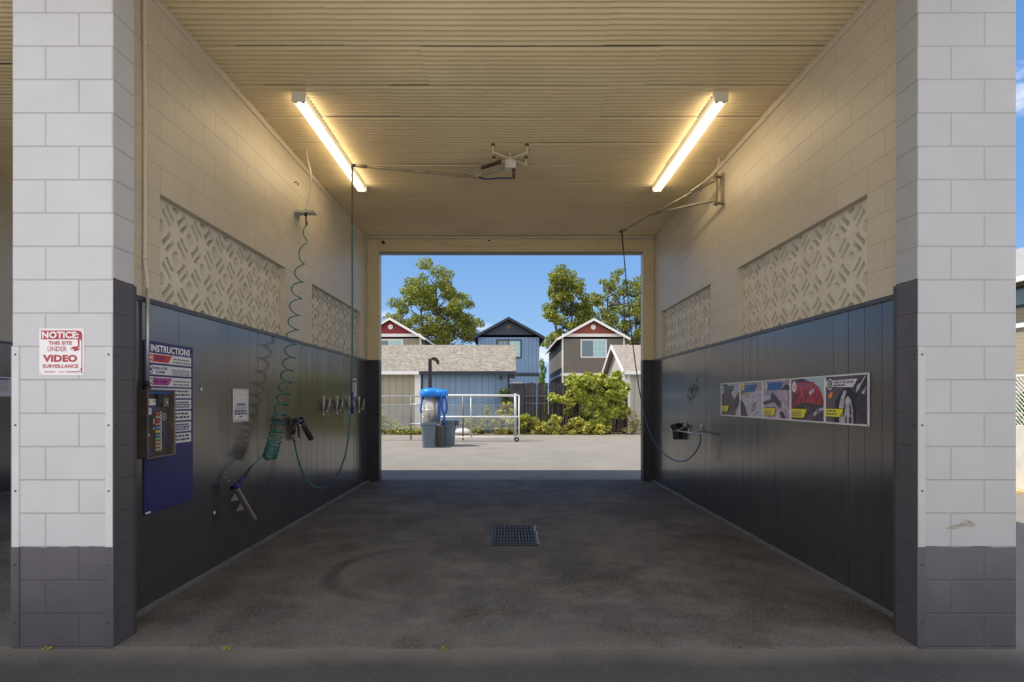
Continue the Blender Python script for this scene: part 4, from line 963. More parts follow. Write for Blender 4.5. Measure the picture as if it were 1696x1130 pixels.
# ------------------------------------------------------------------ header bits
def knob(px, py, label, dome):
    c = at(px, py, YB); t = empty('dome_camera', c, label, 'security camera')
    m = MB(); m.cyl(c, c + Vector((0, -.02, 0)), .052, 20); m.build('base_ring', M_mount, t)
    m = MB(); m.tube([c + Vector((0, -.02, 0)), c + Vector((0, -.045, 0)), c + Vector((0, -.058, 0))], [dome, dome * .85, dome * .4], 16); m.build('lens', M_black, t)
knob(635, 402, 'small round camera with dark lens at the corner of the rear header', .034)
knob(810, 399, 'small round camera with tiny lens at the middle of the rear header', .016)
m = MB(); P = [(607, 389), (640, 391), (672, 390.5), (700, 396), (735, 405.5), (770, 408), (810, 408), (850, 406.5), (890, 401), (930, 397), (980, 396), (1030, 396.5), (1060, 396.5), (1083, 395)]
m.tube(smooth_path([at(a, b, YB - .012) for a, b in P], 5), .0095, 8); tag(m.build('header_cable', M_cream_pipe), 'painted cable sagging along the header above the rear opening', 'cable')

# ------------------------------------------------------------------ drain
t = empty('floor_drain', (.06, 6.36, 0), 'rectangular steel grate over the floor drain in the bay slab', 'drain')
m = MB(); m.box(-.185, .305, 5.90, 6.82, .0005, .004); m.build('pit_shade_sheet', pm('pit_shade', (.006, .006, .008, 1), .9), t)  # near-black sheet on the slab paints the shade of the pit
m = MB(); m.box(-.185, -.165, 5.90, 6.82, .004, .012); m.box(.275, .295, 5.90, 6.82, .004, .012); m.box(-.165, .275, 5.90, 5.92, .004, .012); m.box(-.165, .275, 6.80, 6.82, .004, .012); m.build('frame', M_iron, t)
m = MB()
for k in range(13): x = -.150 + k * .0335; m.box(x, x + .006, 5.92, 6.80, .004, .016)
for k in range(6): y = 6.0 + k * .145; m.box(-.165, .275, y, y + .006, .005, .011)
m.build('grate_bar', pm('grate_steel', (.16, .16, .18, 1), .45, .6, var=.3), t)
m = MB(); rnd = random.Random(2)
for k in range(14): y = 5.93 + k * .062; m.tube([(.300 + rnd.uniform(-.008, .008), y, .010), (.318 + rnd.uniform(-.008, .012), y + .02, .022), (.30, y + .045, .012)], .0055, 5)
m.build('torn_edge', M_galv, t)
#PARTC
# ================================================================== outside, behind the bay
# vegetation helpers
def leaves(m, blobs, n, size, rnd, shell=.35, up=.4, asp=.55, zmin=.02):
    tot = sum(b[1][0] * b[1][1] * b[1][2] for b in blobs) ; acc = []
    cum = 0
    for b in blobs: cum += (b[1][0] * b[1][1] * b[1][2]) ** .67; acc.append(cum)
    for _ in range(n):
        q = rnd.uniform(0, cum); i = next(k for k, a in enumerate(acc) if a >= q); c, r = blobs[i]
        d = Vector((rnd.gauss(0, 1), rnd.gauss(0, 1), rnd.gauss(0, 1))).normalized(); k = shell + (1 - shell) * rnd.random() ** .5
        p = Vector((c[0] + d.x * r[0] * k, c[1] + d.y * r[1] * k, c[2] + d.z * r[2] * k))
        if p.z < zmin: p.z = zmin + rnd.random() * (.1 if zmin > 0 else 0)
        nn = (d * .7 + Vector((rnd.uniform(-1, 1), rnd.uniform(-1, 1), up + rnd.uniform(-.8, .8)))).normalized()
        a = nn.orthogonal().normalized(); a = (a * math.cos(t := rnd.uniform(0, 6.28)) + nn.cross(a) * math.sin(t)); b2 = nn.cross(a)
        s = size * rnd.uniform(.6, 1.35); bend = nn * (-.18 * s)
        base = len(m.v)
        m.v += [tuple(p - a * s + bend), tuple(p - b2 * s * asp), tuple(p + a * s + bend), tuple(p + b2 * s * asp)]
        m.f.append([base, base + 1, base + 2, base + 3]); m.mi.append(m.cur); m.sm.append(False)
def inside(poly, x, y):
    c = False
    for i in range(len(poly)):
        (x0, y0), (x1, y1) = poly[i - 1], poly[i]
        if (y0 > y) != (y1 > y) and x < (x1 - x0) * (y - y0) / (y1 - y0) + x0: c = not c
    return c
def tree(name, label, Y, outline, base_px, n_cl, n_leaf, size, seed, clr=(.55, 1.15), trunks=1):
    rnd = random.Random(seed); k = 950 / Y
    W2 = [((a - 842) / k, CH - (b - 662) / k) for a, b in outline]
    xs = [p[0] for p in W2]; zs = [p[1] for p in W2]; cx = sum(xs) / len(xs); dep = (max(xs) - min(xs)) * .38
    bx = (base_px - 842) / k
    t = empty(name, (bx, Y, 0), label, 'tree', 'tall trees beyond the houses')
    cl = []
    while len(cl) < n_cl:
        x, z = rnd.uniform(min(xs), max(xs)), rnd.uniform(min(zs), max(zs))
        if inside(W2, x, z):
            r = rnd.uniform(*clr); cl.append(((x, Y + rnd.uniform(-dep, dep), z), (r, r * 1.05, r * .72)))
    m = MB(); leaves(m, cl, n_leaf, size, rnd, .3, .5); m.build('foliage', M_leaf_tree, t, fix=False)
    m = MB(); zt = max(zs)
    tr = []
    for i in range(trunks):
        ox = (i - (trunks - 1) / 2) * 1.1
        P = smooth_path([(bx + ox * .3, Y, 0), (bx + ox * .8, Y, zt * .35), (cx + ox * 1.6 + rnd.uniform(-.3, .3), Y, zt * .62), (cx + ox * 1.8, Y, zt * .93)], 5); tr.append(P)
        m.tube(P, [.26 * (1 - .85 * j / (len(P) - 1)) for j in range(len(P))], 7)
    m.build('trunk', M_bark, t)
    m = MB()
    for c, r in cl[::1]:
        P = rnd.choice(tr); j = min(range(len(P)), key=lambda j: abs(P[j].z - (c[2] - 2.2))); s_ = P[j]
        md = s_.lerp(Vector(c), .5) + Vector((0, 0, -.3)); m.tube([s_, md, Vector(c) + Vector((0, 0, r[2] * .5))], [.055, .035, .012], 4)
    m.build('branches', M_bark, t)
tree('cottonwood_tree', 'tall round-crowned tree standing between the red-gabled and the blue house', 72,
     [(690, 575), (672, 560), (668, 545), (650, 530), (658, 500), (664, 488), (668, 468), (682, 452), (705, 442), (722, 440), (738, 456), (756, 468), (764, 488), (778, 498), (783, 515), (792, 525), (795, 545), (775, 560), (765, 578)], 722, 135, 17000, .17, 21, (.55, 1.2), 3)
tree('cottonwood_tree', 'upright leafy tree behind the apex side of the taupe house', 70,
     [(905, 575), (897, 560), (898, 540), (908, 525), (906, 498), (912, 478), (909, 458), (922, 447), (938, 450), (952, 452), (960, 464), (968, 478), (972, 500), (978, 530), (980, 560), (960, 580), (930, 588)], 938, 95, 15000, .17, 22, (.55, 1.15), 2)
tree('cottonwood_tree', 'wide airy tree showing above the taupe house roof and the shingled garage', 74,
     [(982, 545), (974, 520), (976, 490), (984, 470), (1000, 462), (1012, 456), (1030, 452), (1048, 455), (1070, 462), (1100, 470), (1115, 510), (1110, 560), (1070, 585), (1030, 585), (1000, 560)], 1040, 130, 16000, .17, 23, (.5, 1.1), 3)
# conifer between the houses
t = empty('evergreen_shrub', (2.15, 36, 0), 'narrow bright evergreen squeezed between the blue and the taupe house', 'shrub')
m = MB(); rnd = random.Random(31); leaves(m, [((2.15 + rnd.uniform(-.08, .08), 36, .4 + k * .42), (.36 - .022 * k, .36 - .02 * k, .36)) for k in range(9)], 3000, .055, rnd, .5, .3); m.build('foliage', leaf_mat('leaf_conifer', [(.03, .10, .01, 1), (.10, .22, .02, 1), (.25, .36, .05, 1)]), t, fix=False)
m = MB(); m.cyl((2.15, 36, 0), (2.15, 36, 3.0), .05, 7); m.build('stem', M_bark, t)

M_glass = pm('house_glass', (.10, .17, .21, 1), .12, 0, var=.1, spec=.8)
M_blind = pm('window_blind', (.36, .58, .62, 1), .35, var=.08, scale=2)
M_shing = shingle_mat('shingles', (.115, .10, .08, 1), (.33, .295, .25, 1))
M_shing2 = shingle_mat('shingles_brown', (.20, .17, .145, 1), (.33, .29, .25, 1))
M_darkroof = pm('dark_roof', (.045, .04, .04, 1), .9, var=.3)
S_tan = siding_mat('siding_tan', (.30, .26, .20, 1), .30); S_taupe = siding_mat('siding_taupe', (.165, .15, .125, 1), .22)
S_blue = siding_mat('siding_blue', (.17, .28, .46, 1), .30); S_bluegar = siding_mat('siding_bluegrey', (.185, .29, .43, 1), .30); S_navy = siding_mat('siding_navy', (.030, .042, .072, 1), .2, True)
S_red = siding_mat('siding_red', (.26, .022, .028, 1), .16, True); S_rust = siding_mat('siding_rust', (.30, .07, .045, 1), .16, True)
S_cream = siding_mat('siding_cream', (.50, .48, .42, 1), .30); S_garden = siding_mat('siding_olive', (.38, .35, .27, 1), .30)
M_navytrim = pm('navy_trim', (.018, .026, .048, 1), .5, var=.1)

def window(par, x0, x1, z0, z1, Y, trim, lights, nx=1, t=.09):
    f = MB()
    f.box(x0 - t, x0, Y - .05, Y, z0 - t, z1 + t); f.box(x1, x1 + t, Y - .05, Y, z0 - t, z1 + t); f.box(x0, x1, Y - .05, Y, z1, z1 + t); f.box(x0, x1, Y - .05, Y, z0 - t, z0)
    f.box((x0 + x1) / 2 - .03, (x0 + x1) / 2 + .03, Y - .045, Y, z0, z1); fr = f.build('window', trim, par)
    for k in (0, 1):
        a, b = (x0, (x0 + x1) / 2 - .03) if k == 0 else ((x0 + x1) / 2 + .03, x1)
        g_ = MB(); g_.box(a, b, Y - .022, Y - .004, z0, z1); g_.build('pane', lights[k], fr)
        g_ = MB()
        if k == 1 or nx > 1:
            for j in (1, 2): g_.box(a + (b - a) * j / 3 - .008, a + (b - a) * j / 3 + .008, Y - .027, Y - .022, z0, z1)
            for j in (1, 2): g_.box(a, b, Y - .027, Y - .022, z0 + (z1 - z0) * j / 3 - .008, z0 + (z1 - z0) * j / 3 + .008)
            g_.build('glazing_bar', M_white, fr)
def house(name, label, x0, x1, Y0, Y1, ze, za, zband, wallm, gabm, fascm, roofm, win, belt=None, ov=.33, vent=None, wintrim=None, bandm=None):
    cx = (x0 + x1) / 2; t = empty(name, (cx, (Y0 + Y1) / 2, 0), label, 'house')
    sl = (za - ze) / (cx - (x0 - ov)); zw = ze + sl * ov
    m = MB(); m.prism([(x0, Y0, 0), (x1, Y0, 0), (x1, Y0, zw - .12), (x0, Y0, zw - .12)], (0, Y1 - Y0, 0)); m.build('wall', wallm, t)
    gz = zw - .12; gh = za - .12
    m = MB(); hw = (gh - zband) / sl; m.prism([(cx - hw if hw < cx - x0 else x0, Y0 - .02, zband), (cx + hw if hw < cx - x0 else x1, Y0 - .02, zband), (x1, Y0 - .02, gz), (cx, Y0 - .02, gh), (x0, Y0 - .02, gz)] if hw >= cx - x0 else [(cx - hw, Y0 - .02, zband), (cx + hw, Y0 - .02, zband), (cx, Y0 - .02, gh)], (0, Y1 - Y0 + .02, 0)); m.build('gable', gabm, t)
    if bandm:
        m = MB(); m.box(x0 - .02, x1 + .02, Y0 - .05, Y0 - .021, zband - .23, zband); m.build('frieze_board', bandm, t)
        for s_ in (x0 - .03, x1 - .09):
            m = MB(); m.box(s_, s_ + .12, Y0 - .045, Y0 - .001, 0, zband - .24); m.build('corner_board', bandm, t)
    # roof slabs with rake boards
    for s_ in (-1, 1):
        xe = cx + s_ * (cx - x0 + ov); m = MB()
        m.prism([(xe, Y0 - .35, ze), (cx, Y0 - .35, za), (cx, Y0 - .35, za + .10), (xe, Y0 - .35, ze + .10)], (0, Y1 - Y0 + .6, 0)); rf = m.build('roof_slope', roofm, t)
        m = MB(); m.prism([(xe, Y0 - .39, ze - .10), (cx, Y0 - .39, za - .10), (cx, Y0 - .39, za + .11), (xe, Y0 - .39, ze + .11)], (0, .04, 0)); m.build('rake_board', fascm, rf)
        m = MB(); m.box(min(xe, xe + s_ * .08), max(xe, xe + s_ * .08), Y0 - .36, Y1 + .2, ze - .06, ze + .08); m.build('gutter', fascm, rf)
    if vent:
        m = MB(); m.cyl((vent[0], Y0 - .03, vent[1]), (vent[0], Y0 - .07, vent[1]), .19, 20); m.cyl((vent[0], Y0 - .07, vent[1]), (vent[0], Y0 - .08, vent[1]), .13, 20); m.build('gable_vent', vent[2], t)
    for w in win: window(t, *w)
    if belt:
        m = MB(); m.box(x0 - .03, x1 + .03, Y0 - .06, Y0 - .001, belt[0], belt[1]); m.box(x0 - .06, x0 - .001, Y0 - .06, Y1, belt[0], belt[1]); m.box(x1 + .001, x1 + .06, Y0 - .06, Y1, belt[0], belt[1]); m.build('belt_board', belt[2], t)
    return t
H = 43
house('gabled_house', 'taupe two-storey house with rust red gable and white window beside the vine', 4.03, 8.69, H, 57, 6.02, 7.47, 6.44, S_taupe, S_rust, M_white, M_shing2, [(5.50, 7.28, 4.72, 5.93, H, M_white, (M_glass, M_blind))], (3.28, 3.48, M_white), vent=(6.36, 6.93, M_white), bandm=M_white)
house('gabled_house', 'beige two-storey house with crimson gable rising behind the long shingled garage', -11.1, -6.56, H, 57, 6.02, 7.52, 6.44, S_tan, S_red, M_white, M_shing2, [(-9.95, -7.98, 4.6, 5.93, H, M_white, (M_glass, M_blind))], (3.28, 3.48, M_white), vent=(-8.83, 6.95, M_white), bandm=M_white)
house('gabled_house', 'blue two-storey house with near-black gable and dark trimmed window', -2.26, 2.31, H, 56, 6.12, 7.55, 6.36, S_blue, S_navy, M_navytrim, M_darkroof, [(-.82, .90, 4.70, 5.92, H, M_navytrim, (M_glass, M_blind), 2)], (3.28, 3.50, M_navytrim), vent=(.02, 6.95, M_rust))

# long garage, ridge across the view: pale half and blue half under one roof
def garage(name, label, x0, x1, roofm, wallspec, rake, fascias, gab):
    t = empty(name, ((x0 + x1) / 2, 28.5, 0), label, 'garage')
    Ye, Ym, Yb, ze, zr = 25.70, 28.9, 32.1, 2.70, 4.18
    for ya, yb in ((Ye, Ym), (Yb, Ym)):
        m = MB(); m.prism([(x0, ya, ze), (x0, yb, zr), (x0, yb, zr + .08), (x0, ya, ze + .08)], (x1 - x0, 0, 0)); m.build('roof_slope', roofm, t)
    for a, b, mt in wallspec:
        m = MB(); m.box(a, b, 26.0, 31.8, 0, 2.75); m.build('wall', mt, t)
    gx = x0 + .25 if gab == 'lo' else x1 - .25
    m = MB(); m.prism([(gx, 26.0, 2.75), (gx, 31.8, 2.75), (gx, 28.9, zr - .08)], (.1 if gab == 'lo' else -.1, 0, 0)); m.build('gable', wallspec[0][2] if gab == 'lo' else wallspec[-1][2], t)
    for a, b, mt in fascias:
        m = MB(); m.box(a, b, Ye - .05, Ye - .001, ze - .07, ze + .075); m.build('fascia', mt, t)
    xr = x0 - .03 if gab == 'lo' else x1
    for ya, yb in ((Ye - .05, Ym), (Yb + .05, Ym)):
        m = MB(); m.prism([(xr, ya, ze - .10), (xr, yb, zr - .10), (xr, yb, zr + .10), (xr, ya, ze + .10)], (.03, 0, 0)); m.build('rake_board', rake, t)
    return t
gL = garage('shingled_garage', 'long low garage with grey shingle roof, half beige and half blue siding', -16, .32, M_shing, [(-15.8, -4.16, S_garden), (-4.16, .02, S_bluegar)], M_shing, [(-16, -4.0, M_white), (-4.0, .33, M_navytrim)], 'hi')
m = MB(); m.box(-4.24, -3.96, 25.93, 25.999, 0, 2.66); m.build('corner_board', M_white, gL)
m = MB(); m.box(-3.95, -3.88, 25.95, 25.999, 0, 2.66); m.box(-.02, .06, 25.93, 25.999, 0, 2.66); m.build('dark_corner_board', M_navytrim, gL)
m = MB(); m.box(-.38, -.30, 25.85, 25.999, 2.40, 2.56); m.build('wall_lamp', M_iron, gL)
gR = garage('shingled_garage', 'cream garage with white rake boards and shingle roof behind the vine', 5.18, 13, M_shing2, [(5.38, 12.8, S_cream)], M_white, [(5.15, 13, M_white)], 'lo')
m = MB(); m.box(5.36, 5.52, 25.93, 25.999, 0, 2.62); m.build('corner_board', M_white, gR)

# wooden fence
t = empty('wooden_fence', (2.4, 25.5, 0), 'dark weathered plank fence with gaps between the blue garage and the vine', 'fence')
m = MB(); rnd = random.Random(8); x = .10; k = 0
while x < 5.2:
    w = .135; top = 2.24 + rnd.uniform(-.02, .02)
    m.box(x, x + w, 25.50, 25.52, .04, top)
    x += w + (.008 if k < 7 or k > 13 else rnd.choice((.02, .035, .05))); k += 1
M_fence = pm('fence_wood', (.045, .042, .048, 1), .85, var=.35, scale=3)
m.build('plank', M_fence, t)
for z in (.4, 1.33, 1.66, 2.05):
    m = MB(); m.box(.1, 5.2, 25.46 if z in (1.33, 1.66) else 25.52, 25.50 if z in (1.33, 1.66) else 25.56, z - .02, z + .02); m.build('rail', pm('fence_rail', (.13, .12, .115, 1), .8, var=.3), t)
for x in (.12, 1.45, 2.65, 3.9, 5.15):
    m = MB(); m.box(x - .05, x + .05, 25.53, 25.62, 0, 2.3); m.build('post', M_fence, t)
t = empty('fence_gate', (.35, 25.2, 0), 'solid dark board gate with pale top edge at the blue garage corner', 'gate')
m = MB(); m.box(.06, .68, 25.25, 25.30, .05, 2.22); m.build('leaf', M_fence, t); m = MB(); m.box(.04, .62, 25.23, 25.32, 2.22, 2.26); m.build('top_cap', pm('fence_cap', (.45, .45, .46, 1), .6), t)

# vine and low growth
def shrub(name, label, blobs, n, size, mat, seed, cat='shrub', group=None, stems=0):
    rnd = random.Random(seed); bs = []
    for (px_, py_, Y, rx, rz) in blobs: c = at(px_, py_, Y); bs.append(((c.x, c.y, c.z), (rx, max(rx * .6, .15), rz)))
    bx = sum(b[0][0] for b in bs) / len(bs); by = sum(b[0][1] for b in bs) / len(bs)
    t = empty(name, (bx, by, 0), label, cat, group); m = MB(); leaves(m, bs, n, size, rnd, .45, .35, .7); m.build('foliage', mat, t, fix=False)
    m = MB()
    for c, r in bs:
        m.tube([(c[0] + rnd.uniform(-.1, .1), c[1], 0), (c[0], c[1], c[2] * .5), (c[0], c[1], c[2])], .012, 5)
    m.build('stem', M_bark, t); return t
def in_outline(poly, Y, n, r0, r1, seed, dy=.25):
    rnd = random.Random(seed); xs = [p[0] for p in poly]; ys = [p[1] for p in poly]; out = []
    while len(out) < n:
        a, b = rnd.uniform(min(xs), max(xs)), rnd.uniform(min(ys), max(ys))
        if inside(poly, a, b): r = rnd.uniform(r0, r1); out.append((a, b, Y + rnd.uniform(-dy, dy), r, r * .9))
    return out
shrub('climbing_vine', 'big sunlit yellow-green vine heaped over the fence in front of the cream garage',
      in_outline([(912, 664), (918, 640), (944, 626), (975, 622), (1003, 626), (1020, 619), (1031, 626), (1036, 650), (1046, 674), (1040, 688), (1026, 690), (1016, 712), (960, 712), (952, 695), (932, 676)], 25.15, 95, .14, .32, 41), 12000, .085, M_leaf_vine, 41, 'vine')
gl_ = 'low weeds along the far edge of the paving'
shrub('weed_clump', 'low yellow-green weeds by the open end of the sliding gate', in_outline([(862, 720), (864, 690), (868, 682), (878, 692), (888, 690), (896, 704), (898, 720)], 24.95, 26, .07, .2, 42), 1300, .062, M_leaf_weed, 42, 'weeds', gl_)
shrub('weed_clump', 'low reddish-tipped weeds in front of the plank fence', in_outline([(896, 720), (898, 698), (908, 694), (920, 686), (930, 690), (940, 700), (946, 720)], 24.95, 30, .07, .2, 43), 1600, .062, M_leaf_weed, 43, 'weeds', gl_)
shrub('weed_clump', 'low bright weeds at the foot of the heaped vine', in_outline([(944, 721), (942, 704), (952, 692), (968, 700), (985, 702), (1000, 698), (1012, 708), (1022, 719)], 24.85, 36, .07, .2, 44), 1900, .062, M_leaf_weed, 44, 'weeds', gl_)
shrub('bramble_bush', 'tangled bright bush seen through the sliding gate against the blue garage', in_outline([(790, 718), (792, 700), (806, 690), (822, 684), (832, 672), (846, 668), (853, 680), (854, 718)], 25.0, 48, .08, .24, 45), 2800, .062, M_leaf_weed, 45, 'bush')
shrub('leafy_sapling', 'dark leafy sapling leaning on the blue garage corner above the gate rail', [(835, 652, 25.4, .28, .25), (840, 662, 25.4, .25, .3), (848, 650, 25.4, .15, .2)], 420, .06, M_leaf_dark, 46, 'sapling')
shrub('bramble_bush', 'pale weedy tuft with rusty stalk behind the middle of the gate', [(776, 702, 24.9, .35, .35), (787, 710, 24.85, .3, .2), (806, 680, 25.1, .10, .20)], 700, .05, M_leaf_weed, 47, 'bush')
shrub('weed_clump', 'low weeds behind the wire fence where it meets the pier of the rear opening', [(636, 703, 25.0, .4, .4), (650, 708, 24.9, .4, .3), (625, 700, 25, .5, .5)], 1100, .055, M_leaf_weed, 48, 'weeds', gl_)
shrub('weed_clump', 'low golden weeds behind the wire fence beside the vacuum station', [(668, 713, 24.85, .4, .22), (686, 714, 24.85, .45, .2), (700, 716, 24.9, .3, .18)], 1000, .05, M_leaf_weed, 49, 'weeds', gl_)
shrub('dry_weeds', 'thin straw-coloured weeds at the foot of the cream garage', [(1048, 700, 25.1, .25, .5), (1056, 706, 25.0, .3, .3), (1040, 712, 24.9, .3, .12)], 420, .05, leaf_mat('leaf_dry', [(.22, .20, .08, 1), (.45, .38, .18, 1), (.30, .34, .08, 1)]), 50, 'weeds')
m = MB(); rnd = random.Random(12); m.lathe([(.12, 0), (.30, .03), (.33, .12), (.24, .24), (.08, .28)], (-1.95, 24.8, 0), 12, 1.2, .7); tag(m.build('pale_boulder', pm('boulder', (.62, .60, .58, 1), .8, var=.15)), 'pale grey boulder lying among the weeds behind the gate', 'rock')

# ------------------------------------------------------------------ wire fence and sliding gate
t = empty('wire_fence', (-5, 21.3, 0), 'galvanised chain-link fence with thin posts behind the vacuum station', 'fence')
YW = 21.3; zt = at(0, 656.5, YW).z; z1, z0 = at(0, 671, YW).z, .12
m = MB(); m.cyl((-12, YW, zt), (.30, YW, zt), .028, 8); m.build('top_rail', M_galv, t)
m = MB(); m.cyl((-12, YW, z1), (.28, YW, z1), .016, 6); m.cyl((-12, YW, at(0, 703, YW).z), (.28, YW, at(0, 703, YW).z), .012, 6); m.build('mid_rail', M_galv, t)
m = MB(); p = .085; x = -12.2; hgt = z1 - .38; zb = .38
while x < .3:
    for s_ in (1, -1):
        xa, xb = x, x + s_ * hgt
        za_, zb_ = zb, z1
        if xb > .27: f = (.27 - xa) / (xb - xa); xb = .27; zb_ = zb + hgt * f
        if xb < -12.1: continue
        m.tube([(xa, YW + .012 * s_, za_), (xb, YW + .012 * s_, zb_)], .0062, 4, False)
    x += p
m.build('wire_mesh', pm('fence_wire', (.50, .52, .54, 1), .45, .6), t)
for px_ in (681, 767, 853.5):
    c = at(px_, 730, 21.3); m = MB(); m.cyl((c.x, YW - .05, 0), (c.x, YW - .05, zt + (.10 if px_ > 850 else .03)), .052 if px_ > 850 else .026, 8); pp = m.build('post', M_galv if px_ > 850 else pm('post_dull', (.17, .16, .16, 1), .5, .5), t)
for X in (-5.6, -7.6, -9.6):
    m = MB(); m.cyl((X, YW - .05, 0), (X, YW - .05, zt + .03), .026, 8); m.build('post', M_galv, t)
YG = 20.6
t = empty('sliding_gate', (-1, YG, 0), 'white tubular sliding gate on a small wheel in front of the wire fence', 'gate')
gx0, gx1 = at(699, 0, YG).x, at(860, 0, YG).x
def gz(py): return at(0, py, YG).z
m = MB()
for py in (655, 690.5, 724.5): m.cyl((gx0 - (.0 if py > 656 else 0), YG, gz(py)), (gx1, YG, gz(py)), .030 if py < 700 else .026, 8)
m.build('rail', M_white, t)
for px_ in (700, 780, 859.5):
    m = MB(); X = at(px_, 0, YG).x; m.cyl((X, YG, gz(725)), (X, YG, gz(655)), .027, 8); m.build('upright', M_galv if px_ == 780 else M_white, t)
m = MB(); m.cyl((at(678, 0, YG).x, YG, gz(670)), (at(705, 0, YG).x, YG, gz(670)), .02, 8); m.cyl((at(677, 0, YG - .4).x, YG - .1, gz(702)), (at(722, 0, YG).x, YG - .1, gz(702)), .024, 8); m.build('tail_bar', M_galv, t)
m = MB(); X = at(856, 0, YG).x; m.cyl((X, YG - .03, .075), (X, YG + .03, .075), .085, 18); w_ = m.build('wheel', M_black, t); m = MB(); m.cyl((X, YG - .04, .075), (X, YG + .04, .075), .035, 12); m.build('hub', M_galv, w_)

# ------------------------------------------------------------------ vacuum station
M_vblue = pm('vacuum_blue', (.01, .22, .80, 1), .28, var=.04); M_vhose = pm('vacuum_hose', (.008, .085, .42, 1), .35, var=.08)
V = Vector((-2.48, 18.7, 0))
t = empty('vacuum_station', V, 'car vacuum with bright blue domed canopy on stainless cylinders', 'vacuum')
m = MB(); m.lathe([(.02, 0), (.31, .0), (.345, .04), (.35, .17), (.32, .22), (.22, .265), (.08, .285), (.01, .288)], (V.x - .06, V.y, 1.60), 28); m.lathe([(.02, 0), (.24, 0), (.275, .04), (.28, .15), (.25, .20), (.16, .235), (.01, .245)], (V.x + .24, V.y, 1.60), 24); m.build('canopy', M_vblue, t)
m = MB(); m.lathe([(.20, .72), (.20, 1.60)], (V.x - .08, V.y, 0), 28); m.cyl((V.x + .16, V.y + .02, .72), (V.x + .16, V.y + .02, 1.60), .10, 20); m.build('canister', M_steel, t)
m = MB(); m.lathe([(.207, .0), (.207, .03)], (V.x - .08, V.y, 1.15), 28); m.box(V.x - .27, V.x - .19, V.y - .16, V.y - .02, 1.0, 1.5); m.build('band', M_steel, t)
m = MB(); m.lathe([(.11, 0), (.11, .6), (.18, .72)], (V.x - .02, V.y + .05, 0), 16); m.build('pedestal', pm('pedestal_grey', (.25, .24, .22, 1), .6), t)
m = MB(); m.tube(smooth_path([(V.x + .24, V.y - .05, 1.62), (V.x + .25, V.y - .12, 1.40), (V.x + .245, V.y - .14, 1.15), (V.x + .25, V.y - .14, .98), (V.x + .22, V.y - .15, .90), (V.x + .15, V.y - .15, .88)]), .042, 10); m.build('suction_hose', M_vhose, t)
m = MB(); m.tube(smooth_path([(V.x + .36, V.y - .05, 1.62), (V.x + .335, V.y - .1, 1.45), (V.x + .33, V.y - .12, 1.22), (V.x + .40, V.y - .12, 1.05), (V.x + .47, V.y - .12, 1.12), (V.x + .485, V.y - .12, 1.3), (V.x + .46, V.y - .1, 1.5), (V.x + .40, V.y - .05, 1.58)]), .034, 10); m.build('suction_hose', M_vhose, t)
m = MB(); m.tube(smooth_path([(V.x + .40, V.y - .12, 1.05), (V.x + .405, V.y - .1, .85), (V.x + .40, V.y - .05, .6), (V.x + .36, V.y, .35), (V.x + .32, V.y + .02, .18)]), .036, 10); m.build('suction_hose', M_vhose, t)
m = MB(); m.tube(smooth_path([(V.x - .30, V.y - .02, 1.60), (V.x - .33, V.y - .08, 1.42), (V.x - .36, V.y - .08, 1.18), (V.x - .33, V.y - .05, 1.08)]), .034, 8); m.build('suction_hose', M_vhose, t)
# bins
def bin_(name, label, c, w, h, mat, lid=False, grp='rubbish bins round the vacuum station'):
    t = empty(name, c, label, 'rubbish bin', grp); x, y = c[0], c[1]
    m = MB(); n = 20
    def ring(s_, z): return [(x + s_ * w / 2 * (abs(math.cos(a)) ** .5) * math.copysign(1, math.cos(a)), y + s_ * w / 2 * (abs(math.sin(a)) ** .5) * math.copysign(1, math.sin(a)), z) for a in [2 * math.pi * (k + .5) / n for k in range(n)]]
    prof = [(.78, -.01), (.98, h - .05), (1.08, h - .05), (1.08, h), (.98, h), (.94, h - .06), (.75, .03)]
    rs = []
    for s_, z in prof: b = len(m.v); m.v += ring(s_, z); rs.append(b)
    for a, b in zip(rs, rs[1:]):
        for k in range(n): m.face([a + k, a + (k + 1) % n, b + (k + 1) % n, b + k])
    m.face([rs[0] + k for k in range(n)][::-1]); m.face([rs[-1] + k for k in range(n)])
    m.build('body', mat, t)
    for s_ in (-1, 1):
        m = MB(); m.tube([(x + s_ * w * .5, y - .07, h - .08), (x + s_ * w * .60, y - .07, h - .10), (x + s_ * w * .60, y + .07, h - .10), (x + s_ * w * .5, y + .07, h - .08)], .014, 6); m.build('handle', mat, t)
    if lid:
        m = MB(); m.box(x - w * .5, x + w * .66, y - w * .45, y + w * .5, h - .012, h + .03); m.box(x + w * .58, x + w * .68, y - w * .3, y + w * .45, h - .15, h + .03); m.build('liner_flap', pm('bin_liner', (.07, .10, .15, 1), .5), t)
    return t
M_bin = pm('bin_slate', (.115, .155, .215, 1), .5, var=.08); M_bin2 = pm('bin_olive', (.075, .075, .065, 1), .6, var=.15)
bin_('trash_bin', 'slate blue square bin standing in front of the vacuum canister', (-2.53, 18.22, 0), .47, .765, M_bin)
bin_('trash_bin', 'small olive-black bin tucked between the two slate blue bins', (-2.22, 18.54, 0), .33, .66, M_bin2)
bin_('trash_bin', 'slate blue bin with dark liner flap below the looped blue hose', (-1.97, 18.98, 0), .47, .78, M_bin, True)
t = empty('shoebox_lamp', (-2.58, 19.4, 0), 'dark square lamp post with small hooked head rising behind the vacuum', 'lamp post')
m = MB(); m.box(-2.70, -2.595, 19.34, 19.445, 0, 2.88); m.build('post', pm('lamp_bronze', (.035, .027, .027, 1), .45, .3), t)
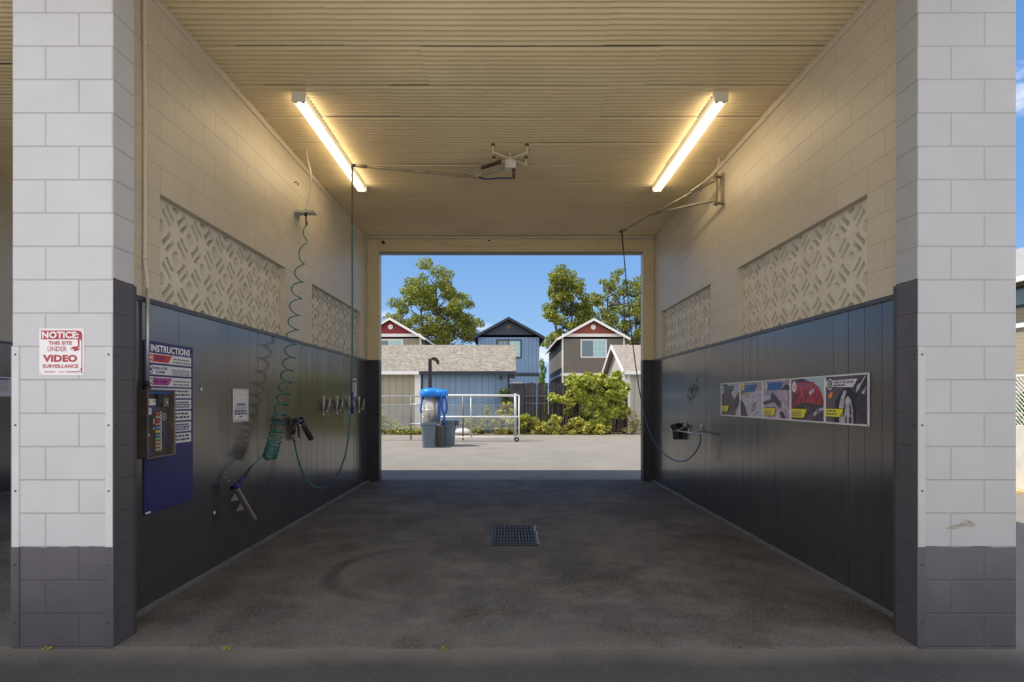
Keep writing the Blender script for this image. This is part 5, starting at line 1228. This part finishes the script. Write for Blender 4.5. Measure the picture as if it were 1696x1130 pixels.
m = MB(); m.prism([(-2.60, 19.33, 2.92), (-2.52, 19.33, 2.94), (-2.43, 19.33, 2.92), (-2.35, 19.33, 2.82), (-2.345, 19.33, 2.69), (-2.42, 19.33, 2.71), (-2.45, 19.33, 2.80), (-2.60, 19.33, 2.86)], (0, .14, 0)); m.build('lamp_head', pm('lamp_bronze', (0, 0, 0, 1)), t)

# ------------------------------------------------------------------ beyond the street-side right pier
m = MB(); m.box(8.5, 8.7, 5.0, 24.4, -.1, 1.07); struct(m.build('wall_boundary', pm('rough_cream_wall', (.58, .55, .48, 1), .9, var=.12, scale=5, bump=.9)))
m = MB(); m.box(8.2, 8.5, 5.0, 24.4, -.05, .03); struct(m.build('kerb', pm('kerb_ochre', (.45, .33, .18, 1), .9, var=.3)))
t = empty('boundary_fence', (8.6, 12, 1.07), 'chain-link fence with dark hedge backing on top of the rough boundary wall', 'fence')
m = MB(); m.cyl((8.6, 5, 1.90), (8.6, 24, 1.90), .025, 8); m.build('top_rail', M_white, t)
m = MB(); y = 5.0
while y < 16:
    m.tube([(8.59, y, 1.07), (8.59, y + .82, 1.89)], .004, 4, False); m.tube([(8.61, y + .82, 1.07), (8.61, y, 1.89)], .004, 4, False); y += .075
m.build('wire_mesh', pm('fence_wire', (0, 0, 0, 1)), t)
for y in (5.1, 8.0, 10.9, 13.8, 16.7, 19.6, 22.5):
    m = MB(); m.cyl((8.6, y, 1.05), (8.6, y, 1.92), .028, 8); m.build('post', M_galv, t)
t = empty('dark_hedge', (9.4, 12, 0), 'dark hedge showing through the boundary chain-link fence', 'hedge')
m = MB(); rnd = random.Random(61); leaves(m, [((9.3 + rnd.uniform(-.1, .1), 6 + k * .8, 1.0), (.35, .6, .85)) for k in range(16)], 4500, .06, rnd, .4); m.build('foliage', M_leaf_dark, t, fix=False)
t = empty('clapboard_house', (17, 18, 0), 'tan clapboard house with white belt board beyond the boundary wall', 'house')
S_clap = siding_mat('siding_clap', (.34, .29, .20, 1), .13, True)
m = MB(); m.box(15.8, 24, 12, 26, 0, 5.1); m.build('wall', S_clap, t)
m = MB(); m.box(15.72, 15.8, 11.95, 26, 3.72, 3.86); m.build('belt_board', M_white, t)
m = MB(); m.prism([(15.2, 11.5, 5.12), (19.9, 11.5, 7.4), (24.6, 11.5, 5.12)], (0, 15, 0)); rf = m.build('roof', pm('roof_grey', (.28, .27, .27, 1), .9, var=.2), t)
m = MB(); m.box(15.08, 15.2, 11.5, 26.5, 5.0, 5.16); m.build('fascia', M_white, rf)
f = MB(); f.box(15.74, 15.80, 17.2, 18.6, 4.35, 5.0); fw_ = f.build('window', M_iron, t); f = MB(); f.box(15.73, 15.74, 17.28, 18.52, 4.42, 4.93); f.build('pane', M_glass, fw_)

# weeds in the joint before the slab
rnd = random.Random(71)
for i, (px_, lab) in enumerate(((75, 'tiny weed sprouting at the foot of the pier with the video notice'), (735, 'tiny yellowing weed in the joint before the bay slab'), (372, 'tiny weed at the slab lip near the coin-box side'))):
    X = (px_ - 842) / 950 * 3.46; m = MB(); leaves(m, [((X, 3.47, .004), (.035, .012, .014))], 22, .008, rnd, .1, zmin=-.010); tag(m.build('joint_weed', M_leaf_weed, fix=False), lab, 'weed')
